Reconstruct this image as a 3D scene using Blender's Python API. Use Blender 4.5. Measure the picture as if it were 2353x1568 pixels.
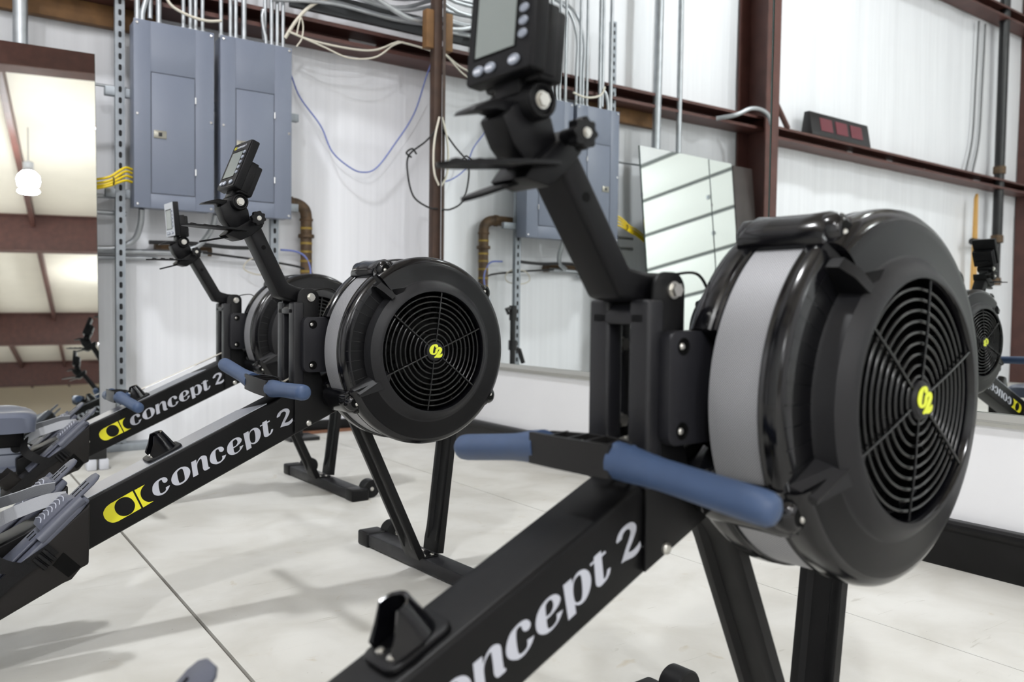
import bpy, bmesh, math, random
from mathutils import Vector, Matrix
from math import sin, cos, pi, radians, sqrt, atan, atan2

random.seed(7)
scene = bpy.context.scene
for o in list(bpy.data.objects):
    bpy.data.objects.remove(o, do_unlink=True)
C = scene.collection

# ------------------------------------------------------------------ camera
# room axes: X runs along the panel wall towards the mirror wall, Y runs away from the camera, Z up
CAM_H = 0.6777
YAW, PITCH, ROLL = radians(35.014), radians(2.047), radians(0.710)
cam_data = bpy.data.cameras.new('camera')
cam = bpy.data.objects.new('camera', cam_data)
C.objects.link(cam)
fw = Vector((sin(YAW) * cos(PITCH), cos(YAW) * cos(PITCH), -sin(PITCH)))
rt0 = Vector((cos(YAW), -sin(YAW), 0))
up0 = rt0.cross(fw)
rt = rt0 * cos(ROLL) + up0 * sin(ROLL)
up = up0 * cos(ROLL) - rt0 * sin(ROLL)
cam.matrix_world = Matrix(((rt.x, up.x, -fw.x, 0), (rt.y, up.y, -fw.y, 0), (rt.z, up.z, -fw.z, CAM_H), (0, 0, 0, 1)))
cam_data.sensor_width = 36
cam_data.lens = 1939.5 / 2353 * 36
cam_data.clip_start = 0.02
cam_data.dof.use_dof = True
cam_data.dof.focus_distance = 1.74
cam_data.dof.aperture_fstop = 4.6
scene.camera = cam

# ------------------------------------------------------------------ world, exposure
world = bpy.data.worlds.new('world')
scene.world = world
world.use_nodes = True
world.node_tree.nodes['Background'].inputs[0].default_value = (0.9, 0.94, 1.0, 1)
world.node_tree.nodes['Background'].inputs[1].default_value = 0.1
scene.view_settings.view_transform = 'Standard'
scene.view_settings.look = 'None'
scene.view_settings.exposure = -0.72
scene.view_settings.gamma = 1.0
scene.view_settings.use_curve_mapping = False

# high-bay lamps of the hall: position and power; the fixtures are built further down
LAMPS = [(-0.57, 2.17, 5.6, 1000), (-2.8, -3.2, 5.6, 1900), (-0.35, -8.5, 5.6, 2600),
         (-4.0, -12.0, 5.6, 1600), (4.8, -10.0, 5.6, 1200),  # this row and the next: unseen lamps added to brighten the far ceiling
         (1.2, -19.0, 5.6, 2200), (-3.5, -27.0, 5.6, 2200), (3.5, -30.0, 5.6, 2200)]

# ------------------------------------------------------------------ helpers
def lin(c):
    return tuple(((v / 255) / 12.92 if v / 255 <= 0.04045 else ((v / 255 + 0.055) / 1.055) ** 2.4) for v in c) + (1.0,)

MATS = {}
def mat(name, rgb, rough=0.5, metal=0.0, spec=0.5, bump=0.0, bscale=200, vary=0.0, vscale=6, coat=0.0, rvary=0.0):
    if name in MATS:
        return MATS[name]
    m = bpy.data.materials.new(name)
    m.use_nodes = True
    nt = m.node_tree
    b = nt.nodes['Principled BSDF']
    b.inputs['Base Color'].default_value = lin(rgb)
    b.inputs['Roughness'].default_value = rough
    b.inputs['Metallic'].default_value = metal
    b.inputs['Specular IOR Level'].default_value = spec
    b.inputs['Coat Weight'].default_value = coat
    tc = nt.nodes.new('ShaderNodeTexCoord')
    if vary or rvary:
        n = nt.nodes.new('ShaderNodeTexNoise')
        n.inputs['Scale'].default_value = vscale
        n.inputs['Detail'].default_value = 6
        nt.links.new(tc.outputs['Object'], n.inputs['Vector'])
        if vary:
            r = nt.nodes.new('ShaderNodeMapRange')
            r.inputs['From Min'].default_value = 0.3
            r.inputs['From Max'].default_value = 0.7
            r.inputs['To Min'].default_value = 1 - vary
            r.inputs['To Max'].default_value = 1 + vary
            nt.links.new(n.outputs['Fac'], r.inputs['Value'])
            mx = nt.nodes.new('ShaderNodeVectorMath')
            mx.operation = 'SCALE'
            mx.inputs[0].default_value = lin(rgb)[:3]
            nt.links.new(r.outputs[0], mx.inputs['Scale'])
            nt.links.new(mx.outputs[0], b.inputs['Base Color'])
        if rvary:
            r2 = nt.nodes.new('ShaderNodeMapRange')
            r2.inputs['From Min'].default_value = 0.3
            r2.inputs['From Max'].default_value = 0.7
            r2.inputs['To Min'].default_value = max(0.02, rough - rvary)
            r2.inputs['To Max'].default_value = rough + rvary
            nt.links.new(n.outputs['Fac'], r2.inputs['Value'])
            nt.links.new(r2.outputs[0], b.inputs['Roughness'])
    if bump:
        n2 = nt.nodes.new('ShaderNodeTexNoise')
        n2.inputs['Scale'].default_value = bscale
        nt.links.new(tc.outputs['Object'], n2.inputs['Vector'])
        bp = nt.nodes.new('ShaderNodeBump')
        bp.inputs['Strength'].default_value = bump
        bp.inputs['Distance'].default_value = 0.002
        nt.links.new(n2.outputs['Fac'], bp.inputs['Height'])
        nt.links.new(bp.outputs[0], b.inputs['Normal'])
    MATS[name] = m
    return m

def finish(bm, name, material, angle=32):
    bmesh.ops.recalc_face_normals(bm, faces=bm.faces[:])
    me = bpy.data.meshes.new(name)
    bm.to_mesh(me)
    bm.free()
    if isinstance(material, (list, tuple)):
        for x in material:
            me.materials.append(x)
    else:
        me.materials.append(material)
    me.shade_smooth()
    me.set_sharp_from_angle(angle=radians(angle))
    return me

def put(name, me, parent=None, loc=None, rot=None):
    o = bpy.data.objects.new(name, me)
    C.objects.link(o)
    if parent is not None:
        o.parent = parent
    if loc is not None:
        o.location = loc
    if rot is not None:
        o.rotation_euler = rot
    return o

def empty(name, loc=(0, 0, 0), rotz=0.0):
    o = bpy.data.objects.new(name, None)
    o.empty_display_size = 0.1
    C.objects.link(o)
    o.location = loc
    o.rotation_euler = (0, 0, rotz)
    return o

def tag(o, label=None, cat=None, group=None, kind=None):
    if label: o['label'] = label
    if cat: o['category'] = cat
    if group: o['group'] = group
    if kind: o['kind'] = kind
    return o

def B():
    return bmesh.new()

def bev(bm, geom_edges, w, seg=2):
    bmesh.ops.bevel(bm, geom=geom_edges, offset=w, segments=seg, profile=0.5, affect='EDGES', clamp_overlap=True)

def box(bm, x0, x1, y0, y1, z0, z1, bevel=0.0, seg=2):
    r = bmesh.ops.create_cube(bm, size=1.0)
    vs = r['verts']
    for v in vs:
        v.co = Vector(((x0 + x1) / 2 + v.co.x * (x1 - x0), (y0 + y1) / 2 + v.co.y * (y1 - y0), (z0 + z1) / 2 + v.co.z * (z1 - z0)))
    if bevel:
        es = list({e for v in vs for e in v.link_edges})
        bev(bm, es, bevel, seg)

def prism(bm, poly, a0, a1, axis='y', bevel=0.0, seg=2):
    """poly: list of (u,w); extruded along axis from a0 to a1. axis y -> (u=x,w=z); x -> (u=y,w=z); z -> (u=x,w=y)"""
    def P(u, w, a):
        return Vector((u, a, w)) if axis == 'y' else (Vector((a, u, w)) if axis == 'x' else Vector((u, w, a)))
    lo = [bm.verts.new(P(u, w, a0)) for u, w in poly]
    hi = [bm.verts.new(P(u, w, a1)) for u, w in poly]
    n = len(poly)
    fs = [bm.faces.new(lo), bm.faces.new(hi[::-1])]
    for i in range(n):
        fs.append(bm.faces.new((lo[i], hi[i], hi[(i + 1) % n], lo[(i + 1) % n])))
    if bevel:
        bmesh.ops.recalc_face_normals(bm, faces=fs)
        es = [e for e in {e for f in fs for e in f.edges} if e.calc_face_angle(0) > radians(28)]
        bev(bm, es, bevel, seg)

def arc(cx, cy, r, a0, a1, n):
    return [(cx + r * cos(radians(a0 + (a1 - a0) * i / n)), cy + r * sin(radians(a0 + (a1 - a0) * i / n))) for i in range(n + 1)]

def rrect(x0, x1, y0, y1, r, n=5):
    return arc(x1 - r, y1 - r, r, 0, 90, n) + arc(x0 + r, y1 - r, r, 90, 180, n) + arc(x0 + r, y0 + r, r, 180, 270, n) + arc(x1 - r, y0 + r, r, 270, 360, n)

def frame_for(d):
    d = d.normalized()
    a = Vector((0, 0, 1)) if abs(d.z) < 0.9 else Vector((1, 0, 0))
    u = d.cross(a).normalized()
    return u, d.cross(u).normalized()

def cyl(bm, p0, p1, r, seg=16, r1=None, cap=True, bevel=0.0):
    p0, p1 = Vector(p0), Vector(p1)
    u, w = frame_for(p1 - p0)
    r1 = r if r1 is None else r1
    def ring(p, rr):
        return [bm.verts.new(p + u * (rr * cos(2 * pi * i / seg)) + w * (rr * sin(2 * pi * i / seg))) for i in range(seg)]
    if bevel:
        d = (p1 - p0).normalized()
        rings = [ring(p0, r - bevel), ring(p0 + d * bevel, r), ring(p1 - d * bevel, r1), ring(p1, r1 - bevel)]
    else:
        rings = [ring(p0, r), ring(p1, r1)]
    for a, b in zip(rings, rings[1:]):
        for i in range(seg):
            bm.faces.new((a[i], a[(i + 1) % seg], b[(i + 1) % seg], b[i]))
    if cap:
        bm.faces.new(rings[0][::-1])
        bm.faces.new(rings[-1])

def smooth_path(pts, sub=6):
    P = [Vector(p) for p in pts]
    out = []
    for i in range(len(P) - 1):
        p0 = P[i - 1] if i > 0 else P[i] * 2 - P[i + 1]
        p1, p2 = P[i], P[i + 1]
        p3 = P[i + 2] if i + 2 < len(P) else P[i + 1] * 2 - P[i]
        for k in range(sub):
            t = k / sub
            out.append(0.5 * ((2 * p1) + (p2 - p0) * t + (2 * p0 - 5 * p1 + 4 * p2 - p3) * t * t + (3 * p1 - p0 - 3 * p2 + p3) * t ** 3))
    out.append(P[-1])
    return out

def tube(bm, path, r, seg=8, cap=True, radii=None):
    P = [Vector(p) for p in path]
    n = len(P)
    T = [(P[min(i + 1, n - 1)] - P[max(i - 1, 0)]).normalized() for i in range(n)]
    u, w = frame_for(T[0])
    rings = []
    for i in range(n):
        if i:
            u = (u - T[i] * u.dot(T[i])).normalized()
            w = T[i].cross(u)
        rr = radii[i] if radii else r
        rings.append([bm.verts.new(P[i] + u * (rr * cos(2 * pi * k / seg)) + w * (rr * sin(2 * pi * k / seg))) for k in range(seg)])
    for a, b in zip(rings, rings[1:]):
        for k in range(seg):
            bm.faces.new((a[k], a[(k + 1) % seg], b[(k + 1) % seg], b[k]))
    if cap:
        bm.faces.new(rings[0][::-1])
        bm.faces.new(rings[-1])

def ribbon(bm, path, side, w, t):
    """flat strap along path, width w along 'side' vector, thickness t"""
    P = [Vector(p) for p in path]
    S = Vector(side).normalized()
    n = len(P)
    rows = []
    for i in range(n):
        T = (P[min(i + 1, n - 1)] - P[max(i - 1, 0)]).normalized()
        N = T.cross(S).normalized()
        rows.append([bm.verts.new(P[i] + S * (sx * w / 2) + N * (sn * t / 2)) for sx, sn in ((-1, -1), (1, -1), (1, 1), (-1, 1))])
    for a, b in zip(rows, rows[1:]):
        for k in range(4):
            bm.faces.new((a[k], a[(k + 1) % 4], b[(k + 1) % 4], b[k]))
    bm.faces.new(rows[0][::-1])
    bm.faces.new(rows[-1])

def lathe_y(bm, prof, cx, cz, seg=96, a0=0, a1=360, closed=None, mat_index=0):
    """prof: list of (r,y) revolved about the y axis through (cx,cz)"""
    full = abs(a1 - a0) >= 359.9
    n = seg if full else seg + 1
    rows = []
    for k in range(n):
        a = radians(a0 + (a1 - a0) * k / seg)
        rows.append([bm.verts.new((cx + r * cos(a), y, cz + r * sin(a))) for r, y in prof])
    m = len(prof)
    for k in range(seg):
        A, Bq = rows[k], rows[(k + 1) % n]
        for i in range(m - 1):
            f = bm.faces.new((A[i], A[i + 1], Bq[i + 1], Bq[i]))
            f.material_index = mat_index
        if closed:
            f = bm.faces.new((A[m - 1], A[0], Bq[0], Bq[m - 1]))
            f.material_index = mat_index
    if closed and not full:
        bm.faces.new(rows[0][::-1])
        bm.faces.new(rows[-1])

def torus_y(bm, cx, cy, cz, R, r, seg=72, ss=8):
    rows = []
    for k in range(seg):
        a = 2 * pi * k / seg
        rows.append([bm.verts.new((cx + (R + r * cos(2 * pi * j / ss)) * cos(a), cy + r * sin(2 * pi * j / ss), cz + (R + r * cos(2 * pi * j / ss)) * sin(a))) for j in range(ss)])
    for k in range(seg):
        a, b = rows[k], rows[(k + 1) % seg]
        for j in range(ss):
            bm.faces.new((a[j], a[(j + 1) % ss], b[(j + 1) % ss], b[j]))

def spline_pts(L, sub=4):
    """closed outline with optional corner flags -> dense polyline"""
    n = len(L)
    out = []
    for i in range(n):
        p1, p2 = L[i], L[(i + 1) % n]
        c1, c2 = len(p1) > 2, len(p2) > 2
        p0 = L[i - 1] if not c1 else None
        p3 = L[(i + 2) % n] if not c2 else None
        a, b = Vector(p1[:2]), Vector(p2[:2])
        z = Vector(p0[:2]) if p0 else a * 2 - b
        d = Vector(p3[:2]) if p3 else b * 2 - a
        if c1 and c2:
            out.append(a)
            continue
        for k in range(sub):
            t = k / sub
            out.append(0.5 * ((2 * a) + (b - z) * t + (2 * z - 5 * a + 4 * b - d) * t * t + (3 * a - z - 3 * b + d) * t ** 3))
    return out

def flat_shapes(name, contours, material, thick, fn):
    """contours: list of closed 2-D outlines (holes by even-odd) -> thin solid mesh, mapped by fn(u,v,depth)"""
    cu = bpy.data.curves.new(name, 'CURVE')
    cu.dimensions = '2D'
    cu.fill_mode = 'BOTH'
    cu.extrude = thick
    for L in contours:
        pts = spline_pts(L)
        sp = cu.splines.new('POLY')
        sp.points.add(len(pts) - 1)
        for q, p in zip(sp.points, pts):
            q.co = (p.x, p.y, 0, 1)
        sp.use_cyclic_u = True
    ob = bpy.data.objects.new(name, cu)
    C.objects.link(ob)
    dg = bpy.context.evaluated_depsgraph_get()
    me = bpy.data.meshes.new_from_object(ob.evaluated_get(dg))
    bpy.data.objects.remove(ob, do_unlink=True)
    bpy.data.curves.remove(cu)
    for v in me.vertices:
        v.co = fn(v.co.x, v.co.y, v.co.z)
    me.materials.clear()
    me.materials.append(material)
    me.name = name
    return me
GLYPHS={
 'c1':[[(-124.9,-56.5,1),(-128.9,-60.6),(-134.2,-64.2),(-141.4,-66.6),(-148.6,-66.5),(-155.2,-63.8),(-159.7,-59),(-160.8,-52.7),(-158.9,-46.5),(-155.3,-40.7),(-150.3,-37),(-143.9,-34.8),(-136.3,-34),(-131.1,-34.5),(-127.1,-36.3),(-124.4,-39.8),(-124.5,-43.8),(-126.8,-46.4),(-130.1,-47.1),(-133.2,-45.8),(-134.7,-43.1),(-134.7,-40.4),(-134.5,-38.1,1),(-136.9,-37.3),(-140.6,-38.1),(-143.1,-41.3),(-145.6,-47.9),(-147.3,-54.2),(-148.3,-60.3),(-147.4,-62.5),(-144.2,-63.5),(-139.2,-63.2),(-135.9,-61.2),(-134.1,-56.5,1)]],
 'o':[[(-82.9,-36.3),(-77.9,-41.2),(-76.3,-48),(-78.4,-54.2),(-83.1,-59.6),(-89.5,-64),(-96.1,-66.2),(-103.3,-66.9),(-109.2,-66.1),(-114.7,-63.2),(-118.7,-57.7),(-119,-51.1),(-116.7,-45.7),(-111.8,-40.5),(-105.8,-36.7),(-98.5,-34.3),(-90.8,-33.7)],
  [(-89.4,-38.2),(-88.9,-41.9),(-90.1,-50),(-92,-57),(-94.8,-62.2),(-100.5,-63.5),(-105.3,-63),(-106.5,-61.6),(-105.9,-56.2),(-104.3,-48.4),(-102,-40.9),(-100.2,-38.7),(-95.3,-36.8),(-91.6,-36.9)]],
 'n':[[(-67.7,-34.8,1),(-56.3,-34.9,1),(-58.6,-42.8,1),(-53.7,-38.2),(-49.2,-35.3),(-43.3,-33.6),(-37.6,-35.2),(-34.6,-38.6),(-34.8,-42.9),(-37.5,-52.3),(-39.9,-62.6,1),(-37.6,-63.9,1),(-38.9,-66),(-43.9,-66.4),(-49.4,-65.7),(-51.3,-62.8),(-51.4,-59.3),(-49.7,-53.5),(-47.3,-44.6),(-46.1,-39.1),(-46.9,-37.3,1),(-51.6,-39.3),(-56.4,-42.7),(-59.7,-47.6),(-62.2,-55),(-65.1,-66.3,1),(-77,-66.2,1)]],
 'c2':[[(4.2,-57,1),(-0.3,-61.3),(-6.5,-64.7),(-14,-66.6),(-20.9,-66.1),(-25.7,-63.6),(-30.7,-58.7),(-31.9,-52.8),(-30,-47),(-25.8,-41.2),(-20.2,-36.9),(-14.1,-34.8),(-6.5,-34),(-0.4,-34.9),(3.7,-37.7),(5.2,-42.3),(3.5,-45.5),(-0.1,-46.9),(-3.9,-45.8),(-5.7,-43.1),(-5.6,-40),(-5.8,-37.5,1),(-8.5,-37),(-12.2,-38),(-14.4,-41.6),(-16.7,-47.8),(-18.6,-55.7),(-19,-61),(-17.3,-63),(-13.3,-63.6),(-8.9,-62.7),(-6.2,-60),(-4.8,-55.7,1)]],
 'e':[[(46.1,-56.6,1),(41.2,-60.8),(34.9,-64.2),(27.2,-66.2),(20,-65.9),(14.3,-63.6),(9.7,-58.9),(9,-52.3),(11.4,-46),(15.5,-40.7),(21.7,-36.6),(28.8,-34.3),(36.4,-33.7),(42.4,-35.3),(46.4,-38.6),(47.9,-42.9),(45.8,-46.6),(41.6,-49.2),(36.1,-50.9),(29.5,-52.1),(23.7,-52.3,1),(22.7,-55.9),(21.9,-60.7),(23.2,-63.2),(26.9,-63.9),(31.9,-63.2),(35.3,-61),(37.4,-55.9,1)],
  [(24.4,-49.9,1),(26.1,-43.9),(27.7,-39.3),(30.2,-37.2),(33.8,-36.5),(36.8,-37.4),(37.9,-40.8),(37.3,-44.6),(34.4,-47.9),(30.5,-49.9)]],
 'p':[[(56.2,-34.2,1),(68.5,-34.1,1),(67.1,-40.3,1),(71.3,-36.3),(77.2,-33.9),(83.3,-34.1),(88.9,-37.2),(92,-42.7),(92,-49.8),(89.2,-56),(84.2,-61.7),(78.3,-65.5),(72.1,-66.9),(66.3,-65.8),(61.8,-62.2,1),(59.8,-71.3,1),(47.9,-71.6,1)],
  [(79.2,-37.1),(80.6,-39.3),(79.8,-45.1),(76.8,-54.8),(73,-61.8),(69.5,-63.4),(65.8,-62.4),(63.4,-59.3),(63.8,-53.1),(65.7,-46.5),(69,-40.6),(73.5,-37.5)]],
 't':[[(104.3,-32.3,1),(115.4,-31.9,1),(114.5,-35.7,1),(120.8,-35.5,1),(120.8,-38,1),(113.8,-38.5,1),(111.5,-46.8),(107.4,-61.5,1),(108.2,-62.8),(112.1,-61.3),(116.2,-56.1,1),(120.7,-56.7,1),(117.4,-61.3),(112,-64.7),(106.5,-66),(100.6,-66.4),(96.6,-64.4),(95.6,-61),(97.2,-54.5),(102.2,-37.8,1),(96.6,-38.6,1),(96.3,-36,1),(102.7,-35.9,1)]],
 '2':[[(139,-38.6,1),(139.2,-36.2),(143.9,-31.6),(150.3,-28.6),(157.9,-27.7),(164.8,-28.5),(169.9,-31.6),(172,-36.6),(170.5,-40.8),(167,-44.6),(160.4,-49.7),(154,-54.1),(150.1,-57.4,1),(155.4,-59.2),(162.7,-59.2),(170.8,-56.7,1),(169.7,-62.3,1),(163.5,-65.7),(155.8,-66.5),(149.1,-65.1),(142.1,-63.1),(136.6,-62.5,1),(140.4,-58.9),(148.8,-51.3),(156.7,-44.9),(161.3,-40.2),(162.3,-37.2),(160.8,-34.2),(156.4,-32.6),(150.5,-34.4),(147,-38.3,1)]],
 'dot':[[(173.3,-63.8),(173.8,-65.5),(172.2,-66.2),(171.7,-64.4)]],
}
LOGO={
 'a':[[(-193.2,-29.3,1),(-240.2,-30.7,1),(-249.3,-33),(-256.7,-38.4),(-259.7,-43.6),(-260.8,-51.5),(-258.5,-60.2),(-253.4,-66.7),(-248.5,-69.5),(-242.2,-71,1),(-193.2,-70.6,1)],
  [(-209.5,-33.7),(-204.1,-38.7),(-200.9,-45.7),(-200,-53.5),(-201.6,-59.8),(-206.2,-65.7),(-211.5,-69),(-218.3,-70),(-224.9,-68.9),(-230.9,-65.6),(-235.7,-59.5),(-237.8,-51.6),(-237.2,-44.1),(-234.2,-38.1),(-228.9,-33.4),(-222.3,-31.2),(-215.9,-31.2)]],
 'b':[[(-189.5,-29.8,1),(-167.5,-29.6,1),(-175.4,-33.6),(-181.1,-39.6),(-183.7,-47.5),(-183,-56),(-179.1,-63.2),(-174.4,-67.2),(-166.8,-70,1),(-189.5,-71,1)]],
}
HUBLOGO=[[(4.5,11.3),(1.8,8.9),(-1.3,8.6),(-3.4,10.1),(-3.7,12.2),(-5,13),(-6.8,10.5),(-8.5,4.9),(-9.7,-1.3),(-8.7,-3.9),(-6,-4),(-3.9,-2.4),(-3,1.2),(-2.1,4.7),(0.6,7.8),(4.8,9.6),(9.1,9.9),(13.5,8.1),(15.5,4.4),(14.5,0.3),(11.2,-4.8),(7.5,-8,1),(11.8,-6.8),(16.1,-4.9,1),(16.7,-7.5),(15.2,-11.6),(10.9,-14.1),(5.7,-14.7),(-0.4,-14.2),(-4.4,-15.1,1),(-5.6,-12.9),(-1.7,-9.1),(3.2,-3.1),(7.4,2.5),(8,4.3,1),(5.8,4.6),(3.7,2.1),(2.8,-1.5),(-0.5,-5.3),(-5.3,-7.5),(-11.4,-7.3),(-16.3,-4.7),(-18.9,0.5),(-18.5,6.1),(-15.3,11.6),(-9.9,15.4),(-2.6,16.8),(2.3,15.4)]]
# ------------------------------------------------------------------ materials
m_white = mat('white_wall_facing', (232, 232, 235), 0.55, bump=0.15, bscale=35, vary=0.03, vscale=2.5)
m_partition = mat('white_painted_board', (226, 226, 228), 0.5, bump=0.06, bscale=90, vary=0.02, vscale=3)
m_ceiling = mat('cream_ceiling_facing', (230, 223, 210), 0.7, vary=0.03, vscale=1.5)
m_brown = mat('red_oxide_steel', (84, 52, 46), 0.5, bump=0.1, bscale=60, vary=0.18, vscale=7)
m_wood = mat('raw_timber', (112, 80, 46), 0.7, bump=0.2, bscale=60, vary=0.25, vscale=14)
m_darkwood = mat('dark_stained_post', (62, 44, 34), 0.6, bump=0.2, bscale=50, vary=0.3, vscale=12)
m_galv = mat('galvanised_steel', (176, 180, 184), 0.38, 0.75, vary=0.12, vscale=16)
m_galv2 = mat('galvanised_channel', (150, 156, 162), 0.5, 0.55, vary=0.15, vscale=18)
m_panel = mat('grey_enamel', (112, 119, 135), 0.38, vary=0.02, vscale=4, bump=0.04, bscale=220)
m_panelgap = mat('dark_gap', (20, 20, 22), 0.8)
m_rubber = mat('black_rubber_base', (13, 13, 14), 0.4, spec=0.25, bump=0.1, bscale=60, vary=0.2, vscale=20)
m_pipe = mat('painted_brown_pipe', (84, 64, 42), 0.6, bump=0.3, bscale=45, vary=0.45, vscale=22)
m_pipeband = mat('yellow_pipe_wrap', (142, 118, 48), 0.6, vary=0.3, vscale=30)
m_blue = mat('blue_data_cable', (112, 126, 190), 0.5)
m_yellowc = mat('yellow_jacket_cable', (226, 196, 22), 0.45)
m_whitec = mat('white_jacket_cable', (206, 200, 186), 0.5)
m_blackc = mat('black_cable', (22, 22, 24), 0.5)
m_mirror = mat('mirror_silver', (238, 242, 240), 0.0, 1.0)
m_mirroredge = mat('mirror_edge', (70, 84, 80), 0.3)
m_chrome = mat('polished_steel', (215, 215, 215), 0.18, 1.0)
m_trim = mat('aluminium_trim', (196, 196, 192), 0.35, 0.6)
m_blackpaint = mat('black_gloss_paint', (26, 26, 28), 0.35)

def concrete():
    m = bpy.data.materials.new('sealed_concrete')
    m.use_nodes = True
    nt = m.node_tree
    b = nt.nodes['Principled BSDF']
    geo = nt.nodes.new('ShaderNodeNewGeometry')
    def noise(scale, det, dist=0.0, vec=None):
        n = nt.nodes.new('ShaderNodeTexNoise')
        n.inputs['Scale'].default_value = scale
        n.inputs['Detail'].default_value = det
        n.inputs['Distortion'].default_value = dist
        nt.links.new(vec if vec else geo.outputs['Position'], n.inputs['Vector'])
        return n.outputs['Fac']
    def ramp(src, p0, c0, p1, c1):
        r = nt.nodes.new('ShaderNodeValToRGB')
        r.color_ramp.elements[0].position = p0
        r.color_ramp.elements[0].color = c0
        r.color_ramp.elements[1].position = p1
        r.color_ramp.elements[1].color = c1
        nt.links.new(src, r.inputs['Fac'])
        return r.outputs['Color']
    def mul(a, c):
        x = nt.nodes.new('ShaderNodeMixRGB')
        x.blend_type = 'MULTIPLY'
        x.inputs['Fac'].default_value = 1.0
        nt.links.new(a, x.inputs['Color1'])
        nt.links.new(c, x.inputs['Color2'])
        return x.outputs['Color']
    base = ramp(noise(1.3, 5, 0.4), 0.3, lin((196, 194, 188)), 0.7, lin((217, 216, 212)))
    cloud = ramp(noise(5.0, 6, 0.6), 0.34, (0.86, 0.85, 0.83, 1), 0.62, (1, 1, 1, 1))
    stain = ramp(noise(9.0, 4, 1.2), 0.66, (1, 1, 1, 1), 0.78, (0.86, 0.80, 0.71, 1))
    mp = nt.nodes.new('ShaderNodeMapping')
    mp.inputs['Rotation'].default_value = (0, 0, 0.5)
    mp.inputs['Scale'].default_value = (3, 26, 1)
    nt.links.new(geo.outputs['Position'], mp.inputs['Vector'])
    scuff = ramp(noise(2.2, 8, 1.5, mp.outputs[0]), 0.66, (1, 1, 1, 1), 0.75, (0.80, 0.79, 0.77, 1))
    speck = ramp(noise(95, 2), 0.76, (1, 1, 1, 1), 0.80, (0.45, 0.41, 0.36, 1))
    col = mul(mul(mul(mul(base, cloud), stain), scuff), speck)
    nt.links.new(col, b.inputs['Base Color'])
    rr = nt.nodes.new('ShaderNodeMapRange')
    rr.inputs['To Min'].default_value = 0.32
    rr.inputs['To Max'].default_value = 0.62
    nt.links.new(noise(3.0, 6, 0.5), rr.inputs['Value'])
    nt.links.new(rr.outputs[0], b.inputs['Roughness'])
    b.inputs['Specular IOR Level'].default_value = 0.35
    bp = nt.nodes.new('ShaderNodeBump')
    bp.inputs['Strength'].default_value = 0.12
    bp.inputs['Distance'].default_value = 0.003
    nt.links.new(noise(40, 6), bp.inputs['Height'])
    nt.links.new(bp.outputs[0], b.inputs['Normal'])
    return m
m_concrete = concrete()

def streaked_wall():
    """white vinyl insulation facing with fine vertical streaks"""
    m = bpy.data.materials.new('white_insulation_facing')
    m.use_nodes = True
    nt = m.node_tree
    b = nt.nodes['Principled BSDF']
    geo = nt.nodes.new('ShaderNodeNewGeometry')
    mp = nt.nodes.new('ShaderNodeMapping')
    mp.inputs['Scale'].default_value = (22, 22, 0.5)
    nt.links.new(geo.outputs['Position'], mp.inputs['Vector'])
    n = nt.nodes.new('ShaderNodeTexNoise')
    n.inputs['Scale'].default_value = 1.6
    n.inputs['Detail'].default_value = 7
    nt.links.new(mp.outputs[0], n.inputs['Vector'])
    r = nt.nodes.new('ShaderNodeValToRGB')
    r.color_ramp.elements[0].position = 0.3
    r.color_ramp.elements[0].color = lin((228, 229, 233))
    r.color_ramp.elements[1].position = 0.68
    r.color_ramp.elements[1].color = lin((236, 237, 241))
    nt.links.new(n.outputs['Fac'], r.inputs['Fac'])
    nt.links.new(r.outputs[0], b.inputs['Base Color'])
    b.inputs['Roughness'].default_value = 0.5
    b.inputs['Specular IOR Level'].default_value = 0.35
    bp = nt.nodes.new('ShaderNodeBump')
    bp.inputs['Strength'].default_value = 0.06
    bp.inputs['Distance'].default_value = 0.003
    nt.links.new(n.outputs['Fac'], bp.inputs['Height'])
    nt.links.new(bp.outputs[0], b.inputs['Normal'])
    return m
m_facing = streaked_wall()

# ------------------------------------------------------------------ shell of the hall
XL, XR, YN, YA, ZC = -6.0, 8.0, -44.0, 4.45, 6.6
bm = B(); box(bm, XL, XR, YN, YA + 0.2, -0.12, -0.008)
floor = tag(put('floor', finish(bm, 'floor', mat('joint_filler', (96, 92, 86), 0.9))), 'pale sealed concrete floor slab', None, kind='structure')
for x0, x1 in ((XL, -2.9), (-2.895, 0.482), (0.490, 1.7195), (1.7225, 5.0), (5.005, XR)):
    bm = B(); box(bm, x0, x1, YN, YA + 0.2, -0.008, 0.0)
    put('slab', finish(bm, 'slab', m_concrete), floor)

def facing_wall(name, x0, x1, yplane, z0, z1, sign):
    """insulation blanket that bulges in soft vertical folds"""
    bm = B()
    nx = int((x1 - x0) / 0.045)
    rows = []
    for i in range(nx + 1):
        x = x0 + (x1 - x0) * i / nx
        f = 0.020 * abs(sin(pi * x / 0.62)) ** 0.6 + 0.007 * sin(x * 7.7 + 1.3 * sin(x * 2.1)) + 0.002 * sin(x * 19.0 + 2)
        rows.append([bm.verts.new((x, yplane - sign * (f + 0.01 * sin(z * 2.2 + x)), z)) for z in [z0 + (z1 - z0) * j / 8 for j in range(9)]])
    for a, b in zip(rows, rows[1:]):
        for j in range(8):
            bm.faces.new((a[j], b[j], b[j + 1], a[j + 1]))
    return tag(put(name, finish(bm, name, m_facing, 60)), kind='structure')
facing_wall('wall_far', XL, XR, YA, -0.05, ZC, 1)
bm = B(); box(bm, XL - 0.1, XL, YN, YA + 0.1, -0.1, ZC)
tag(put('wall_left', finish(bm, 'wall_left', m_white)), kind='structure')
bm = B(); box(bm, XR, XR + 0.1, YN, YA + 0.1, -0.1, ZC)
tag(put('wall_outer', finish(bm, 'wall_outer', m_white)), kind='structure')
bm = B(); box(bm, XL, XR, YN - 0.1, YN, -0.1, ZC)
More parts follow.
